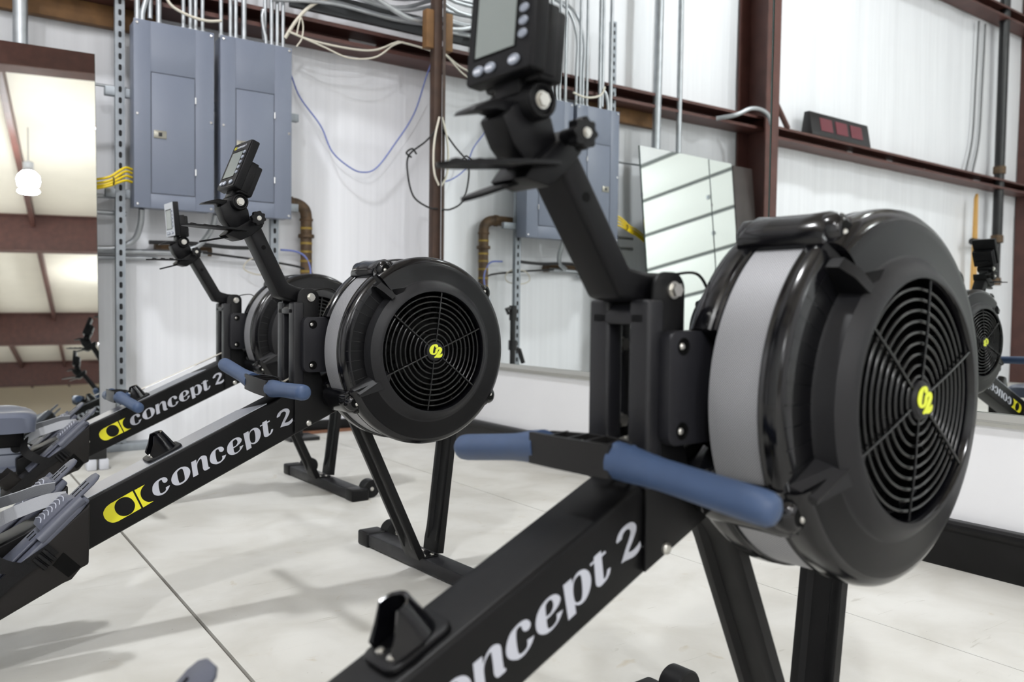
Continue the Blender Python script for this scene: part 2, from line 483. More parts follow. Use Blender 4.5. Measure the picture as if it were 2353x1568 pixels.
tag(put('wall_near', finish(bm, 'wall_near', mat('warm_white_wall', (235, 220, 195), 0.6))), kind='structure')
bm = B(); box(bm, XL - 0.1, XR + 0.1, YN, YA + 0.1, ZC, ZC + 0.1)
ceiling = tag(put('ceiling', finish(bm, 'ceiling', m_ceiling)), kind='structure')
bm = B(); prism(bm, [(-0.12, 0), (0.12, 0), (0.12, 0.025), (0.014, 0.025), (0.014, 0.845), (0.12, 0.845), (0.12, 0.87), (-0.12, 0.87), (-0.12, 0.845), (-0.014, 0.845), (-0.014, 0.025), (-0.12, 0.025)], XL, XR, 'x')
me_raf = finish(bm, 'rafter', m_brown)
for y, k in ((-4.4, 1.0), (-13.8, 1.0), (-25.2, 1.3), (-36.5, 1.3)):
    put('rafter', me_raf, ceiling, (0, y, ZC - 0.87 * k)).scale = (1, 1, k)
bm = B(); box(bm, -0.05, 0.05, YN, YA, ZC - 0.28, ZC - 0.005)
me_pur = finish(bm, 'purlin', m_brown)
for k in range(-3, 5):
    put('purlin', me_pur, ceiling, (-0.57 + 1.75 * k, 0, 0))

# partition that carries the mirrors
bm = B(); box(bm, 2.286, 2.40, -7.0, 3.93, 0.0, 3.0)
tag(put('wall_right', finish(bm, 'wall_right', m_partition)), kind='structure')
bm = B()
prism(bm, [(2.286, 0), (2.262, 0), (2.260, 0.004), (2.260, 0.098), (2.251, 0.106), (2.248, 0.114), (2.250, 0.124), (2.258, 0.130), (2.286, 0.130)], -7.0, 3.93, 'y', 0.002, 2)
tag(put('baseboard_right', finish(bm, 'baseboard_right', m_rubber)), kind='structure')
bm = B()
prism(bm, [(2.286, 0.392), (2.279, 0.392), (2.277, 0.402), (2.268, 0.404), (2.262, 0.410), (2.262, 0.428), (2.266, 0.428), (2.267, 0.416), (2.286, 0.414)], -7.0, 3.93, 'y')
tag(put('trim_1', finish(bm, 'trim_1', m_trim)), kind='structure')
bm = B(); box(bm, 1.5, 2.286, 4.36, 4.40, 0.0, 0.065, 0.012, 3)
tag(put('baseboard_far', finish(bm, 'baseboard_far', m_rubber)), kind='structure')
bm = B(); box(bm, 1.52, 2.30, 4.33, 4.36, 0.0, 0.014)
tag(put('trim_2', finish(bm, 'trim_2', mat('rust_brown_sill', (128, 88, 66), 0.7, vary=0.3, vscale=10))), kind='structure')

# sectional overhead door in the left wall, seen only through two mirrors
bm = B(); box(bm, XL + 0.004, XL + 0.02, -3.45, 2.25, 0.0, 4.25)
door = tag(put('door_1', finish(bm, 'door_1', mat('door_seal_grey', (120, 124, 124), 0.7))), kind='structure')
bm = B(); box(bm, XL + 0.02, XL + 0.045, -3.4, 2.2, 0.028, 0.539, 0.006)
me_dp = finish(bm, 'door_panel', mat('white_door_panel', (244, 247, 245), 0.45))
for k in range(8):
    put('door_panel', me_dp, door, (0, 0, 0.232 + 0.567 * k - 0.567 if k else -0.30))
for k in range(1, 7):
    bm = B(); box(bm, XL + 0.045, XL + 0.06, 0.50, 0.56, 0.20 + 0.567 * k - 0.30, 0.26 + 0.567 * k - 0.30, 0.006)
    put('door_hinge', finish(bm, 'door_hinge', m_galv2), door)
bm = B(); box(bm, -5.86, -5.60, 4.16, 4.43, 0.0, ZC, 0.006)
tag(put('corner_column', finish(bm, 'corner_column', m_brown)), 'brown corner column at the right edge of the wall mirror', 'column')

# wall-mounted mirror panes
def pane(name, label, w, h, loc, rot):
    o = empty(name, loc)
    o.rotation_euler = rot
    bm = B(); box(bm, 0, 0.004, 0, w, 0, h)
    g = put('mirror_glass', finish(bm, 'mirror_glass', m_mirror), o)
    bm = B(); box(bm, 0.0042, 0.009, -0.001, w + 0.001, -0.001, h + 0.001)
    put('backing', finish(bm, 'backing', m_mirroredge), o)
    return tag(o, label, 'mirror')
pane('wall_mirror', 'tall wall mirror left of the seam, showing the grey panels and conduits', 2.118, 2.4, (2.270, 1.792, 0.418), (0, 0, 0))
p2 = pane('wall_mirror', 'tall wall mirror right of the seam, showing the timer and black pipe', 1.55, 2.4, (2.270, 1.787, 0.418), (0, 0, 0))
p2.scale = (1, -1, 1)
p2.rotation_euler = (0, radians(0.22), radians(0.55))
p3 = pane('wall_mirror', 'wall mirror nearest the viewer, beyond the right edge of the picture', 2.2, 2.4, (2.270, 0.22, 0.418), (0, 0, 0))
p3.scale = (1, -1, 1)

# corner post at the end of the partition
bm = B(); box(bm, 2.235, 2.283, 3.935, 3.985, 0.0, 4.9, 0.004)
tag(put('corner_post', finish(bm, 'corner_post', m_darkwood)), 'dark brown timber post at the end of the mirror wall', 'post')
bm = B(); box(bm, 2.19, 2.234, 3.94, 3.99, 2.06, 2.26, 0.003)
tag(put('timber_block', finish(bm, 'timber_block', m_wood)), 'short raw timber block fixed high on the dark post', 'timber')

# steel framing on the far wall
def girt(name, z0, z1, label, x0=XL, x1=XR):
    bm = B()
    y1, y0 = 4.43, 4.24
    t = 0.006
    prism(bm, [(y0, z0), (y0 + 0, z0 + 0.02), (y0 + t, z0 + 0.02), (y0 + t, z0 + t), (y1 - t, z0 + t), (y1 - t, z1 - t), (y0 + t, z1 - t), (y0 + t, z1 - 0.02), (y0, z1 - 0.02), (y0, z1), (y1, z1), (y1, z0)], x0, x1, 'x')
    return tag(put(name, finish(bm, name, m_brown)), label, 'girt')
girt('wall_girt', 2.085, 2.185, 'brown steel wall girt running behind the conduits at head height')
girt('wall_girt', 3.86, 3.98, 'upper brown steel wall girt high above the timer')
bm = B(); box(bm, 0.20, 0.96, 4.375, 4.425, 1.985, 2.084, 0.003)
tag(put('timber_plank', finish(bm, 'timber_plank', m_wood)), 'raw timber plank fixed along the girt above the leaning mirror', 'timber')
# column, seen in the wall mirror
bm = B()
prism(bm, [(-0.93, 4.15), (-0.67, 4.15), (-0.67, 4.166), (-0.79, 4.166), (-0.79, 4.414), (-0.67, 4.414), (-0.67, 4.43), (-0.93, 4.43), (-0.93, 4.414), (-0.81, 4.414), (-0.81, 4.166), (-0.93, 4.166)], 0, ZC, 'z')
tag(put('steel_column', finish(bm, 'steel_column', m_brown)), 'brown steel column reflected at the mirror seam', 'column')
bm = B(); tube(bm, [(-0.94, 4.20, 2.36), (-1.18, 4.25, 2.19)], 0.022, 8)
tag(put('brace', finish(bm, 'brace', m_brown)), 'short diagonal brown brace between column and girt', 'brace')

# ------------------------------------------------------------------ lamps
m_housing = mat('lamp_housing_grey', (170, 172, 175), 0.4, 0.5)
def glow_material(flux):
    key = 'lamp_globe_%d' % flux
    if key not in MATS:
        m = bpy.data.materials.new(key)
        m.use_nodes = True
        bs = m.node_tree.nodes['Principled BSDF']
        bs.inputs['Base Color'].default_value = (0.9, 0.9, 0.9, 1)
        bs.inputs['Emission Color'].default_value = (0.955, 0.975, 1.0, 1)
        bs.inputs['Emission Strength'].default_value = flux / (pi * 4 * pi * 0.19 ** 2)
        MATS[key] = m
    return MATS[key]
bm = B()
cyl(bm, (0, 0, 0.15), (0, 0, 0.20), 0.115, 24, 0.09)
cyl(bm, (0, 0, 0.20), (0, 0, 0.33), 0.085, 20)
me_house = finish(bm, 'housing', m_housing)
bm = B(); tube(bm, [(0, 0, 0.33), (0, 0, 0.99)], 0.01, 6)
me_stem = finish(bm, 'stem', m_housing)
for i, (x, y, z, w) in enumerate(LAMPS):
    t = tag(empty('high_bay_lamp', (x, y, z)), 'glowing round lamp reflected in the leaning mirror' if i == 2 else 'unseen round glowing high bay lamp hanging outside the picture', 'lamp', 'high bay lamps')
    put('housing', me_house, t); put('stem', me_stem, t)
    bm = B(); bmesh.ops.create_icosphere(bm, subdivisions=2, radius=0.19)
    put('globe', finish(bm, 'globe', glow_material(w * 0.20), 80), t)
    ld = bpy.data.lights.new('high_bay_light', 'AREA')
    ld.shape = 'DISK'
    ld.size = 0.34
    ld.energy = 0.76 * w / 4
    ld.color = (0.955, 0.975, 1.0)
    lo = bpy.data.objects.new('lamp_light', ld)
    C.objects.link(lo)
    lo.parent = t
    lo.location = (0, 0, -0.20)
# ------------------------------------------------------------------ services on the far wall
def electrical_panel(x0, x1, z0, z1, label, door, latch):
    yf = 4.150
    t = tag(empty('electrical_panel', ((x0 + x1) / 2, 4.26, z0)), label, 'electrical panel')
    ox, oy, oz = t.location
    def P(name, bm, m, par=None, angle=32):
        me = finish(bm, name, m, angle)
        me.transform(Matrix.Translation((-ox, -oy, -oz)))
        return put(name, me, par or t)
    bm = B(); box(bm, x0 + 0.004, x1 - 0.004, yf + 0.006, 4.262, z0 + 0.004, z1 - 0.004, 0.003)
    P('cabinet_body', bm, m_panel)
    # cover frame around the door opening
    dx0, dx1, dz0, dz1 = door
    bm = B()
    box(bm, x0, dx0, yf, yf + 0.006, z0, z1, 0.0015)
    box(bm, dx1, x1, yf, yf + 0.006, z0, z1, 0.0015)
    box(bm, dx0, dx1, yf, yf + 0.006, dz1, z1, 0.0015)
    box(bm, dx0, dx1, yf, yf + 0.006, z0, dz0, 0.0015)
    P('cover', bm, m_panel)
    bm = B(); box(bm, dx0, dx1, yf + 0.004, yf + 0.0058, dz0, dz1)
    P('door_gap', bm, mat('panel_gap_grey', (88, 93, 104), 0.6))
    bm = B(); box(bm, dx0 + 0.004, dx1 - 0.004, yf - 0.001, yf + 0.004, dz0 + 0.004, dz1 - 0.004, 0.0015)
    d = P('door', bm, m_panel)
    lx, lz = latch
    bm = B(); box(bm, lx - 0.028, lx + 0.028, yf - 0.005, yf - 0.001, lz - 0.018, lz + 0.018, 0.002)
    P('latch', bm, mat('latch_plate', (150, 148, 138), 0.35, 0.7), d)
    bm = B(); box(bm, lx - 0.008, lx + 0.008, yf - 0.009, yf - 0.005, lz - 0.009, lz + 0.009, 0.002)
    P('latch_button', bm, m_blackpaint, d)
    for zz in (dz0 + 0.10, dz1 - 0.12):
        bm = B(); cyl(bm, (dx1, yf - 0.003, zz), (dx1, yf - 0.003, zz + 0.03), 0.004, 8)
        P('hinge', bm, m_chrome, d)
    for sx in (x0 + 0.014, x1 - 0.014):
        for sz in (z0 + 0.016, (z0 + z1) / 2 + 0.0, z1 - 0.016):
            bm = B(); cyl(bm, (sx, yf - 0.004, sz), (sx, yf, sz), 0.0065, 10, bevel=0.0015)
            P('screw', bm, m_chrome)
    return t
electrical_panel(0.800, 1.156, 1.130, 1.980, 'grey electrical panel beside the leaning mirror, yellow cables at its side', (0.872, 1.070, 1.196, 1.752), (0.912, 1.470))
electrical_panel(1.186, 1.538, 1.126, 1.980, 'grey electrical panel nearer the corner, beside the blue cable', (1.258, 1.450, 1.198, 1.738), (1.290, 1.470))

# slotted strut channels
def strut(name, x, y, z0, z1, label, w=0.041):
    bm = B()
    h = w / 2
    pts = [(-h, 0.0), (h, 0.0)]
    t = 0.003
    # U profile, open side to the wall; slots shown on the web as dark recessed plates
    prism(bm, [(x - h, y), (x + h, y), (x + h, y + 0.03), (x + h - t, y + 0.03), (x + h - t, y + t), (x - h + t, y + t), (x - h + t, y + 0.03), (x - h, y + 0.03)], z0, z1, 'z')
    o = put(name, finish(bm, name, m_galv2))
    tag(o, label, 'strut channel')
    bs2 = B()
    n = int((z1 - z0) / 0.05)
    for k in range(n):
        zz = z0 + 0.025 + 0.05 * k
        prism(bs2, rrect(x - 0.007, x + 0.007, zz - 0.014, zz + 0.014, 0.0068, 3), y - 0.0008, y + 0.0002, 'y')
    s = put('slots', finish(bs2, 'slots', m_panelgap), o)
    s['kind'] = 'stuff'
    return o
strut('strut_channel', 0.762, 4.255, 0.0, 2.6, 'slotted galvanised strut left of the panels, standing on the floor')
strut('strut_channel', 1.500, 4.285, 0.0, 1.62, 'slotted galvanised strut below the panel nearer the corner')
bm = B(); box(bm, 0.66, 0.95, 4.24, 4.33, 0.0, 0.035, 0.003)
tag(put('base_plate', finish(bm, 'base_plate', m_galv2)), 'low galvanised base rail at the foot of the strut', 'base rail')
for z, lab in ((1.665, 'horizontal strut behind the upper half of the panels'), (1.20, 'horizontal strut behind the lower half of the panels')):
    bm = B(); box(bm, 0.70, 1.62, 4.266, 4.30, z - 0.02, z + 0.02, 0.003)
    tag(put('cross_strut', finish(bm, 'cross_strut', m_galv2)), lab, 'strut channel')

# conduits rising from the panels
def conduit(path, r, label, group=None, material=None, name='conduit', cat='conduit', seg=10):
    bm = B(); tube(bm, smooth_path(path, 5) if len(path) > 2 else path, r, seg)
    o = put(name, finish(bm, name, material or m_galv, 60))
    return tag(o, label, cat, group)
def connector(x, y, z, o):
    bm = B(); cyl(bm, (x, y, z), (x, y, z + 0.022), 0.0155, 12, bevel=0.002)
    put('connector', finish(bm, 'connector', m_galv), o)
ORD = ('first', 'second', 'third', 'fourth', 'fifth', 'sixth', 'seventh', 'eighth')
n_up = 0
up_l = 'galvanised conduit rising from the top of the panel beside the leaning mirror'
up_r = 'galvanised conduit rising from the top of the panel nearer the corner'
for x, r, k in ((0.827, .0125, 0), (0.921, .0125, 0), (1.030, .0095, 0), (1.062, .0095, 1), (1.086, .0095, 0), (1.118, .0095, 1)):
    p = [(x, 4.21, 1.978), (x, 4.21, 6.55)] if k == 0 else [(x, 4.21, 1.978), (x, 4.21, 2.2), (x, 4.21, 2.42), (x + 0.05, 4.26, 2.60), (x + 0.20, 4.33, 2.68), (x + 0.6, 4.36, 2.70)]
    connector(x, 4.21, 1.978, conduit(p, r, ORD[n_up] + ' of six straight conduits, counted from the left, on the panel beside the leaning mirror', 'conduits over the first panel'))
    n_up += 1
o = conduit([(0.850, 4.21, 1.978), (0.850, 4.21, 2.03), (0.866, 4.21, 2.09), (0.885, 4.23, 2.16), (0.885, 4.225, 2.4), (0.885, 4.225, 6.55)], .0125, 'conduit with an offset bend at the top of the panel beside the leaning mirror')
n_up = 0
for x, r, k in ((1.205, .0095, 0), (1.250, .0095, 0), (1.276, .0095, 1), (1.316, .0125, 0), (1.454, .0095, 1), (1.483, .0095, 0), (1.513, .0095, 1)):
    p = [(x, 4.21, 1.978), (x, 4.21, 6.55)] if k == 0 else [(x, 4.21, 1.978), (x, 4.21, 2.2), (x, 4.21, 2.34), (x + 0.05, 4.24, 2.50), (x + 0.20, 4.30, 2.57), (x + 0.7, 4.34, 2.58)]
    connector(x, 4.21, 1.978, conduit(p, r, ORD[n_up] + ' of seven straight conduits, counted from the left, on the panel nearer the corner', 'conduits over the second panel'))
    n_up += 1
conduit([(1.425, 4.21, 1.978), (1.425, 4.21, 2.02), (1.412, 4.21, 2.08), (1.412, 4.22, 2.16), (1.43, 4.23, 2.4), (1.43, 4.22, 6.55)], .0095, 'conduit with an offset bend at the top of the panel nearer the corner')
conduit([(0.365, 4.275, 0.0), (0.365, 4.20, 6.55)], .030, 'thick galvanised conduit rising behind the leaning mirror', name='conduit')
conduit([(0.150, 4.25, 0.4), (0.150, 4.25, 4.6)], .020, 'thin galvanised conduit reflected above the leaning mirror')

# horizontal runs near the ceiling of the corner
runs = [(2.245, 4.14, 0.0), (2.262, 4.17, 0.035), (2.285, 4.10, 0.07), (2.305, 4.13, 0.10), (2.335, 4.06, 0.12), (2.36, 4.15, 0.05), (2.395, 4.08, 0.08), (2.43, 4.12, 0.02)]
for k, (z, y, s) in enumerate(runs):
    conduit([(1.45 + 0.06 * k, y + 0.05, z - 0.03), (1.75, y, z + s * 0.1), (2.10, y - 0.01, z - 0.012), (2.40, y - 0.02, z + s), (2.9, y + 0.02, z + 2.0 * s), (3.6, y + 0.05, z + 3.2 * s)], .0105, ORD[k] + ' conduit from the bottom in the bundle sweeping over the corner', 'conduit bundle over the corner')
conduit([(1.70, 4.10, 2.60), (1.83, 4.05, 2.36), (2.05, 4.02, 2.235), (2.20, 4.02, 2.21), (2.32, 4.02, 2.245), (2.55, 4.04, 2.36), (2.8, 4.05, 2.5)], .014, 'thick pale flexible conduit sagging over the corner post')
conduit([(2.17, 4.0, 2.52), (2.20, 4.0, 2.40), (2.27, 4.0, 2.355), (2.36, 4.0, 2.37), (2.45, 4.0, 2.46)], .014, 'short pale flexible conduit loop at the top of the corner post')
bm = B(); box(bm, 1.55, 3.4, 4.20, 4.23, 2.21, 2.31)
tag(put('cable_tray', finish(bm, 'cable_tray', mat('dark_tray', (70, 72, 74), 0.6, 0.3))), 'dark metal tray behind the conduit bundle in the corner', 'cable tray')

# loose cables
def cable(pts, r, m, label, cat='cable', name='cable', group=None):
    bm = B(); tube(bm, smooth_path(pts, 8), r, 7)
    return tag(put(name, finish(bm, name, m, 60)), label, cat, group)
cable([(1.545, 4.24, 1.912), (1.617, 4.37, 1.905), (1.670, 4.38, 1.800), (1.781, 4.37, 1.665), (1.844, 4.36, 1.532), (1.946, 4.35, 1.455), (2.025, 4.35, 1.438), (2.105, 4.35, 1.472), (2.213, 4.35, 1.612), (2.337, 4.35, 1.802), (2.37, 4.27, 1.998), (2.375, 4.21, 2.10), (2.36, 4.19, 2.24)], .0042, m_blue, 'blue data cable hanging in a deep loop across the white wall')
cable([(1.52, 4.20, 2.04), (1.57, 4.18, 2.13), (1.64, 4.17, 2.215), (1.74, 4.15, 2.275), (1.90, 4.15, 2.32)], .009, m_whitec, 'thick white cable arching up from the panel nearer the corner')
cable([(1.532, 4.18, 2.07), (1.66, 4.17, 2.045), (1.863, 4.16, 2.04), (2.0, 4.16, 2.06), (2.117, 4.16, 2.12), (2.157, 4.16, 2.13), (2.30, 4.14, 2.115), (2.37, 4.12, 2.09)], .0055, m_whitec, 'long white cable sagging along the brown girt')
cable([(1.535, 4.16, 2.06), (1.70, 4.15, 2.02), (1.84, 4.14, 1.985), (1.99, 4.14, 2.015), (2.10, 4.15, 2.10), (2.16, 4.15, 2.13)], .0045, m_whitec, 'second white cable sagging lower under the brown girt')
cable([(0.93, 4.15, 2.12), (0.965, 4.145, 2.065), (1.04, 4.14, 2.035), (1.12, 4.14, 2.028), (1.19, 4.15, 2.045)], .007, m_whitec, 'white cable dipping in front of the conduits between the two panels')
cable([(1.565, 4.16, 2.05), (1.572, 4.15, 2.10), (1.585, 4.15, 2.14), (1.60, 4.16, 2.10), (1.592, 4.16, 2.04), (1.57, 4.17, 2.0)], .004, m_whitec, 'small white cable loop by the corner of the panel')
cable([(2.262, 3.925, 1.70), (2.235, 3.92, 1.60), (2.225, 3.92, 1.50), (2.232, 3.92, 1.40), (2.262, 3.925, 1.34)], .006, m_whitec, 'white cable curving around the dark post')
cable([(2.255, 3.93, 1.64), (2.18, 3.93, 1.56), (2.09, 3.94, 1.48), (2.085, 3.94, 1.38), (2.12, 3.94, 1.27), (2.20, 3.93, 1.22), (2.26, 3.93, 1.215)], .005, m_blackc, 'black cable loop hanging on the dark post')
cable([(2.13, 3.93, 1.49), (2.105, 3.93, 1.515), (2.07, 3.93, 1.49), (2.10, 3.93, 1.47)], .005, m_blackc, 'knotted end of black cable at the dark post')
ygrp = 'yellow cables at the panel side'
for k, (z1, zr) in enumerate(((1.305, 1.262), (1.288, 1.245), (1.268, 1.232), (1.247, 1.222))):
    cable([(0.800, 4.20, z1), (0.770, 4.18, z1 + 0.002), (0.735, 4.165, (z1 + zr) / 2), (0.700, 4.16, zr - 0.005), (0.650, 4.17, zr - 0.020), (0.58, 4.2, zr - 0.03), (0.40, 4.24, zr - 0.10)], .0058, m_yellowc, ('top', 'second highest', 'third highest', 'lowest')[k] + ' of four yellow cables entering the side of the panel', name='yellow_cable', group=ygrp)
bm = B(); torus_y(bm, 0, 0, 0, 0.017, 0.003, 20, 6)
me = finish(bm, 'cable_tie', m_blackc); me.transform(Matrix.Rotation(radians(90), 4, 'Z'))
tag(put('cable_tie', me, None, (0.715, 4.162, 1.238)), 'black cable tie around the yellow cables', 'cable tie')
conduit([(0.50, 4.33, 1.187), (0.80, 4.33, 1.190)], .011, 'upper short horizontal conduit beside the strut, below the yellow cables')
conduit([(0.50, 4.33, 1.116), (0.80, 4.33, 1.112)], .012, 'lower short horizontal conduit beside the strut')
conduit([(0.45, 4.38, 0.930), (1.185, 4.38, 0.948)], .014, 'long horizontal conduit low on the wall behind the far rower monitor')
conduit([(0.45, 4.38, 0.902), (0.95, 4.38, 0.912)], .010, 'thin horizontal conduit just under the long low conduit')
conduit([(0.848, 4.23, 1.13), (0.846, 4.25, 1.06), (0.825, 4.28, 0.99), (0.765, 4.30, 0.955), (0.69, 4.31, 0.944), (0.45, 4.32, 0.94)], .014, 'conduit bending left out of the bottom of the panel', seg=12)
conduit([(1.186, 4.23, 1.13), (1.182, 4.26, 1.08), (1.165, 4.30, 1.03), (1.133, 4.33, 0.985), (1.07, 4.35, 0.955)], .014, 'conduit bending left out of the bottom right of the panel', seg=12)
conduit([(0.45, 4.293, 1.690), (0.80, 4.293, 1.690)], .007, 'thin horizontal rod above the corner of the leaning mirror')
cable([(1.16, 4.36, 0.95), (1.45, 4.36, 0.925), (1.62, 4.36, 0.905), (1.68, 4.35, 0.89), (1.74, 4.36, 0.86)], .006, m_blackc, 'black cable running low along the wall to the brown pipe')
cable([(1.50, 4.36, 0.935), (1.40, 4.35, 0.93), (1.36, 4.35, 0.88), (1.42, 4.34, 0.85), (1.52, 4.35, 0.855), (1.55, 4.35, 0.89), (1.52, 4.35, 0.925), (1.46, 4.35, 0.925)], .004, m_whitec, 'coiled white cable low on the wall behind the middle rower arm')
cable([(1.56, 4.37, 0.985), (1.64, 4.36, 0.98), (1.69, 4.345, 0.95), (1.715, 4.34, 0.88), (1.70, 4.34, 0.80), (1.66, 4.35, 0.72)], .0055, m_blue, 'short blue cable hanging beside the brown pipe')
cable([(0.90, 4.33, 0.985), (1.10, 4.33, 0.99), (1.30, 4.32, 0.98), (1.50, 4.33, 0.99)], .010, m_blackc, 'thick black cable along the wall below the panels')
# bent brown pipe with yellow wrap
pp = tag(empty('gas_pipe', (1.70, 4.37, 0.6)), 'brown wall pipe with yellow wrap bands and an elbow at the top', 'pipe')
def PP(name, bm, m):
    me = finish(bm, name, m, 50); me.transform(Matrix.Translation((-1.70, -4.37, -0.6))); return put(name, me, pp)
bm = B(); tube(bm, smooth_path([(1.45, 4.38, 1.235), (1.60, 4.37, 1.235), (1.655, 4.37, 1.23), (1.692, 4.37, 1.205), (1.702, 4.37, 1.16), (1.702, 4.37, 1.1), (1.702, 4.37, 0.62)], 6), 0.031, 18); PP('pipe_body', bm, m_pipe)
for a, b, r in (((1.60, 1.235), (1.625, 1.235), .036), ((1.702, 1.075), (1.702, 1.055), .043), ((1.702, 1.160), (1.702, 1.145), .036), ((1.702, 0.66), (1.702, 0.62), .044)):
    bm = B(); cyl(bm, (a[0], 4.37, a[1]), (b[0], 4.37, b[1]), r, 18, bevel=0.003); PP('fitting_collar', bm, m_pipe)
for z in (1.02, 0.975, 0.925, 0.87, 0.82, 1.10, 0.765, 0.71):
    bm = B(); cyl(bm, (1.702, 4.37, z), (1.702, 4.37, z + 0.012), .0325, 18); PP('wrap_band', bm, m_pipeband)
bm = B(); cyl(bm, (0.94, 4.40, 0.962), (1.21, 4.40, 0.958), 0.024, 14); 
tag(put('pipe_stub', finish(bm, 'pipe_stub', m_pipe)), 'short brown pipe stub low on the wall below the panels', 'pipe')
# small black stand in the corner, seen in the mirror
st = tag(empty('floor_jack', (1.60, 4.19, 0.0)), 'small black jack post standing by the far wall, seen in the mirror', 'jack')
for nm, fn in (('post', lambda bm: cyl(bm, (0, 0, 0.02), (0, 0, 0.70), 0.017, 12)), ('base', lambda bm: box(bm, -0.08, 0.08, -0.08, 0.08, 0, 0.02, 0.004)),
               ('collar', lambda bm: cyl(bm, (0, 0, 0.44), (0, 0, 0.50), 0.026, 12)), ('head', lambda bm: (cyl(bm, (0, 0, 0.62), (0, 0, 0.71), 0.023, 12), tube(bm, [(0, 0, 0.70), (0.05, 0, 0.685), (0.03, 0, 0.66)], 0.012, 8))),
               ('brace', lambda bm: tube(bm, [(0, 0, 0.46), (-0.05, 0, 0.44), (-0.08, 0, 0.36)], 0.014, 8))):
    bm = B(); fn(bm); put(nm, finish(bm, nm, m_blackpaint), st)

# ------------------------------------------------------------------ leaning mirrors at the left
def leaning_mirror(name, label, w, h, corner, tilt, yaw):
    """corner: top right corner"""
    o = empty(name, corner)
    o.rotation_euler = (radians(-tilt), 0, radians(-yaw))
    bm = B(); box(bm, -w, 0, 0, 0.004, -h, 0)
    put('mirror_glass', finish(bm, 'mirror_glass', m_mirror), o)
    bm = B(); box(bm, -w - 0.002, 0.002, 0.0042, 0.012, -h - 0.002, 0.002)
    put('backing', finish(bm, 'backing', m_mirroredge), o)
    for zz in (-0.33, -1.28):
        bm = B(); box(bm, -0.004, 0.0035, -0.003, 0.014, zz - 0.012, zz + 0.012, 0.002)
        put('edge_clip', finish(bm, 'edge_clip', m_chrome), o)
    return tag(o, label, 'mirror')
leaning_mirror('leaning_mirror', 'frameless mirror leaning on the far wall beside the strut, reflecting ceiling beams', 0.72, 1.66, (0.636, 4.129, 1.782), 6.0, 4.3)
leaning_mirror('leaning_mirror', 'second frameless mirror leaning left of the first, seen in the wall mirror', 0.26, 1.66, (-0.100, 4.188, 1.780), 6.0, 4.3)
bm = B(); box(bm, -0.24, 0, 0, 0.012, -1.66, 0, 0.002)
o = put('dark_reflection_board', finish(bm, 'dark_reflection_board', mat('dark_reflection_board', (58, 52, 50), 0.3, vary=0.2, vscale=6)), None, (-0.372, 4.205, 1.770), (radians(-6.0), 0, radians(-4.3)))  # stands in for a mirror pane; its dark reflection is painted on
tag(o, 'dark board standing in for a mirror that reflects dark, beside the brown column', 'board')
sf = tag(empty('mirror_stand', (0.59, 3.83, 0.0)), 'small black bracket with two white blocks on the floor under the leaning mirror', 'bracket')
bm = B(); box(bm, -0.035, 0.035, -0.03, 0.20, 0.045, 0.115, 0.006); put('bracket', finish(bm, 'bracket', m_blackpaint), sf)
for x in (-0.022, 0.024):
    bm = B(); box(bm, x - 0.018, x + 0.018, -0.032, 0.02, 0.0, 0.046, 0.005); put('block', finish(bm, 'block', mat('white_plastic', (214, 216, 224), 0.4)), sf)

# ------------------------------------------------------------------ things seen only in the wall mirror
tm = tag(empty('interval_timer', (-1.93, 4.30, 2.186)), 'black interval timer with red digits standing on the girt', 'timer')
bm = B(); prism(bm, [(-0.06, 0), (0.06, 0), (0.03, 0.20), (-0.02, 0.20)], -0.43, 0.43, 'x', 0.006); put('case', finish(bm, 'case', mat('timer_black', (24, 22, 24), 0.35)), tm)
for k in range(3):
    bm = B()
    yl = lambda z: -0.06 + 0.2 * z
    x0, x1 = -0.31 + 0.22 * k, -0.14 + 0.22 * k
    prism(bm, [(yl(0.05) - 0.004, 0.05), (yl(0.16) - 0.004, 0.16), (yl(0.16) + 0.002, 0.16), (yl(0.05) + 0.002, 0.05)], x0, x1, 'x')
    put('digit_window', finish(bm, 'digit_window', mat('timer_red', (104, 44, 54), 0.3)), tm)
bp_ = tag(empty('black_pipe', (-4.90, 4.30, 0.9)), 'black vertical gas pipe with brass fittings reflected at the right edge', 'pipe')
for nm, a, b, r, m in (('riser', (0, 0, 0.62), (0, 0, 4.0), 0.05, m_blackpaint), ('drop', (-0.02, 0, 0.22), (-0.02, 0, 0.62), 0.03, m_blackpaint), ('branch', (0.02, 0, 0.60), (0.55, 0, 0.60), 0.035, m_blackpaint),
                       ('fitting', (0, 0, 0.62), (0, 0, 0.70), 0.062, m_pipe), ('fitting', (-0.02, 0, 0.17), (-0.02, 0, 0.25), 0.045, m_pipe), ('fitting', (0, 0, 1.35), (0, 0, 1.43), 0.062, m_pipe)):
    bm = B(); cyl(bm, a, b, r, 14, bevel=0.004); put(nm, finish(bm, nm, m), bp_)
bm = B(); prism(bm, [(-0.05, 0), (0.05, 0), (0.02, 1.2), (-0.01, 1.25)], 0, 0.03, 'y')
o = tag(put('timber_stick', finish(bm, 'timber_stick', mat('pale_timber', (202, 156, 86), 0.6)), None, (-4.45, 4.30, 0.75)), 'pale timber stick leaning on the far wall, seen in the wall mirror', 'timber')
"""cables on the wall left of the pipe"""
for x, sd in ((-4.52, 'left'), (-4.66, 'right')):
    cable([(x, 4.385, 3.8), (x + 0.02, 4.385, 3.2), (x + 0.05, 4.385, 2.6), (x + 0.16, 4.385, 2.25), (x + 0.17, 4.385, 2.20)], .012, mat('grey_cable', (120, 120, 122), 0.5), sd + ' of two grey cables hanging by the black pipe in the mirror', group='grey cables near the black pipe')
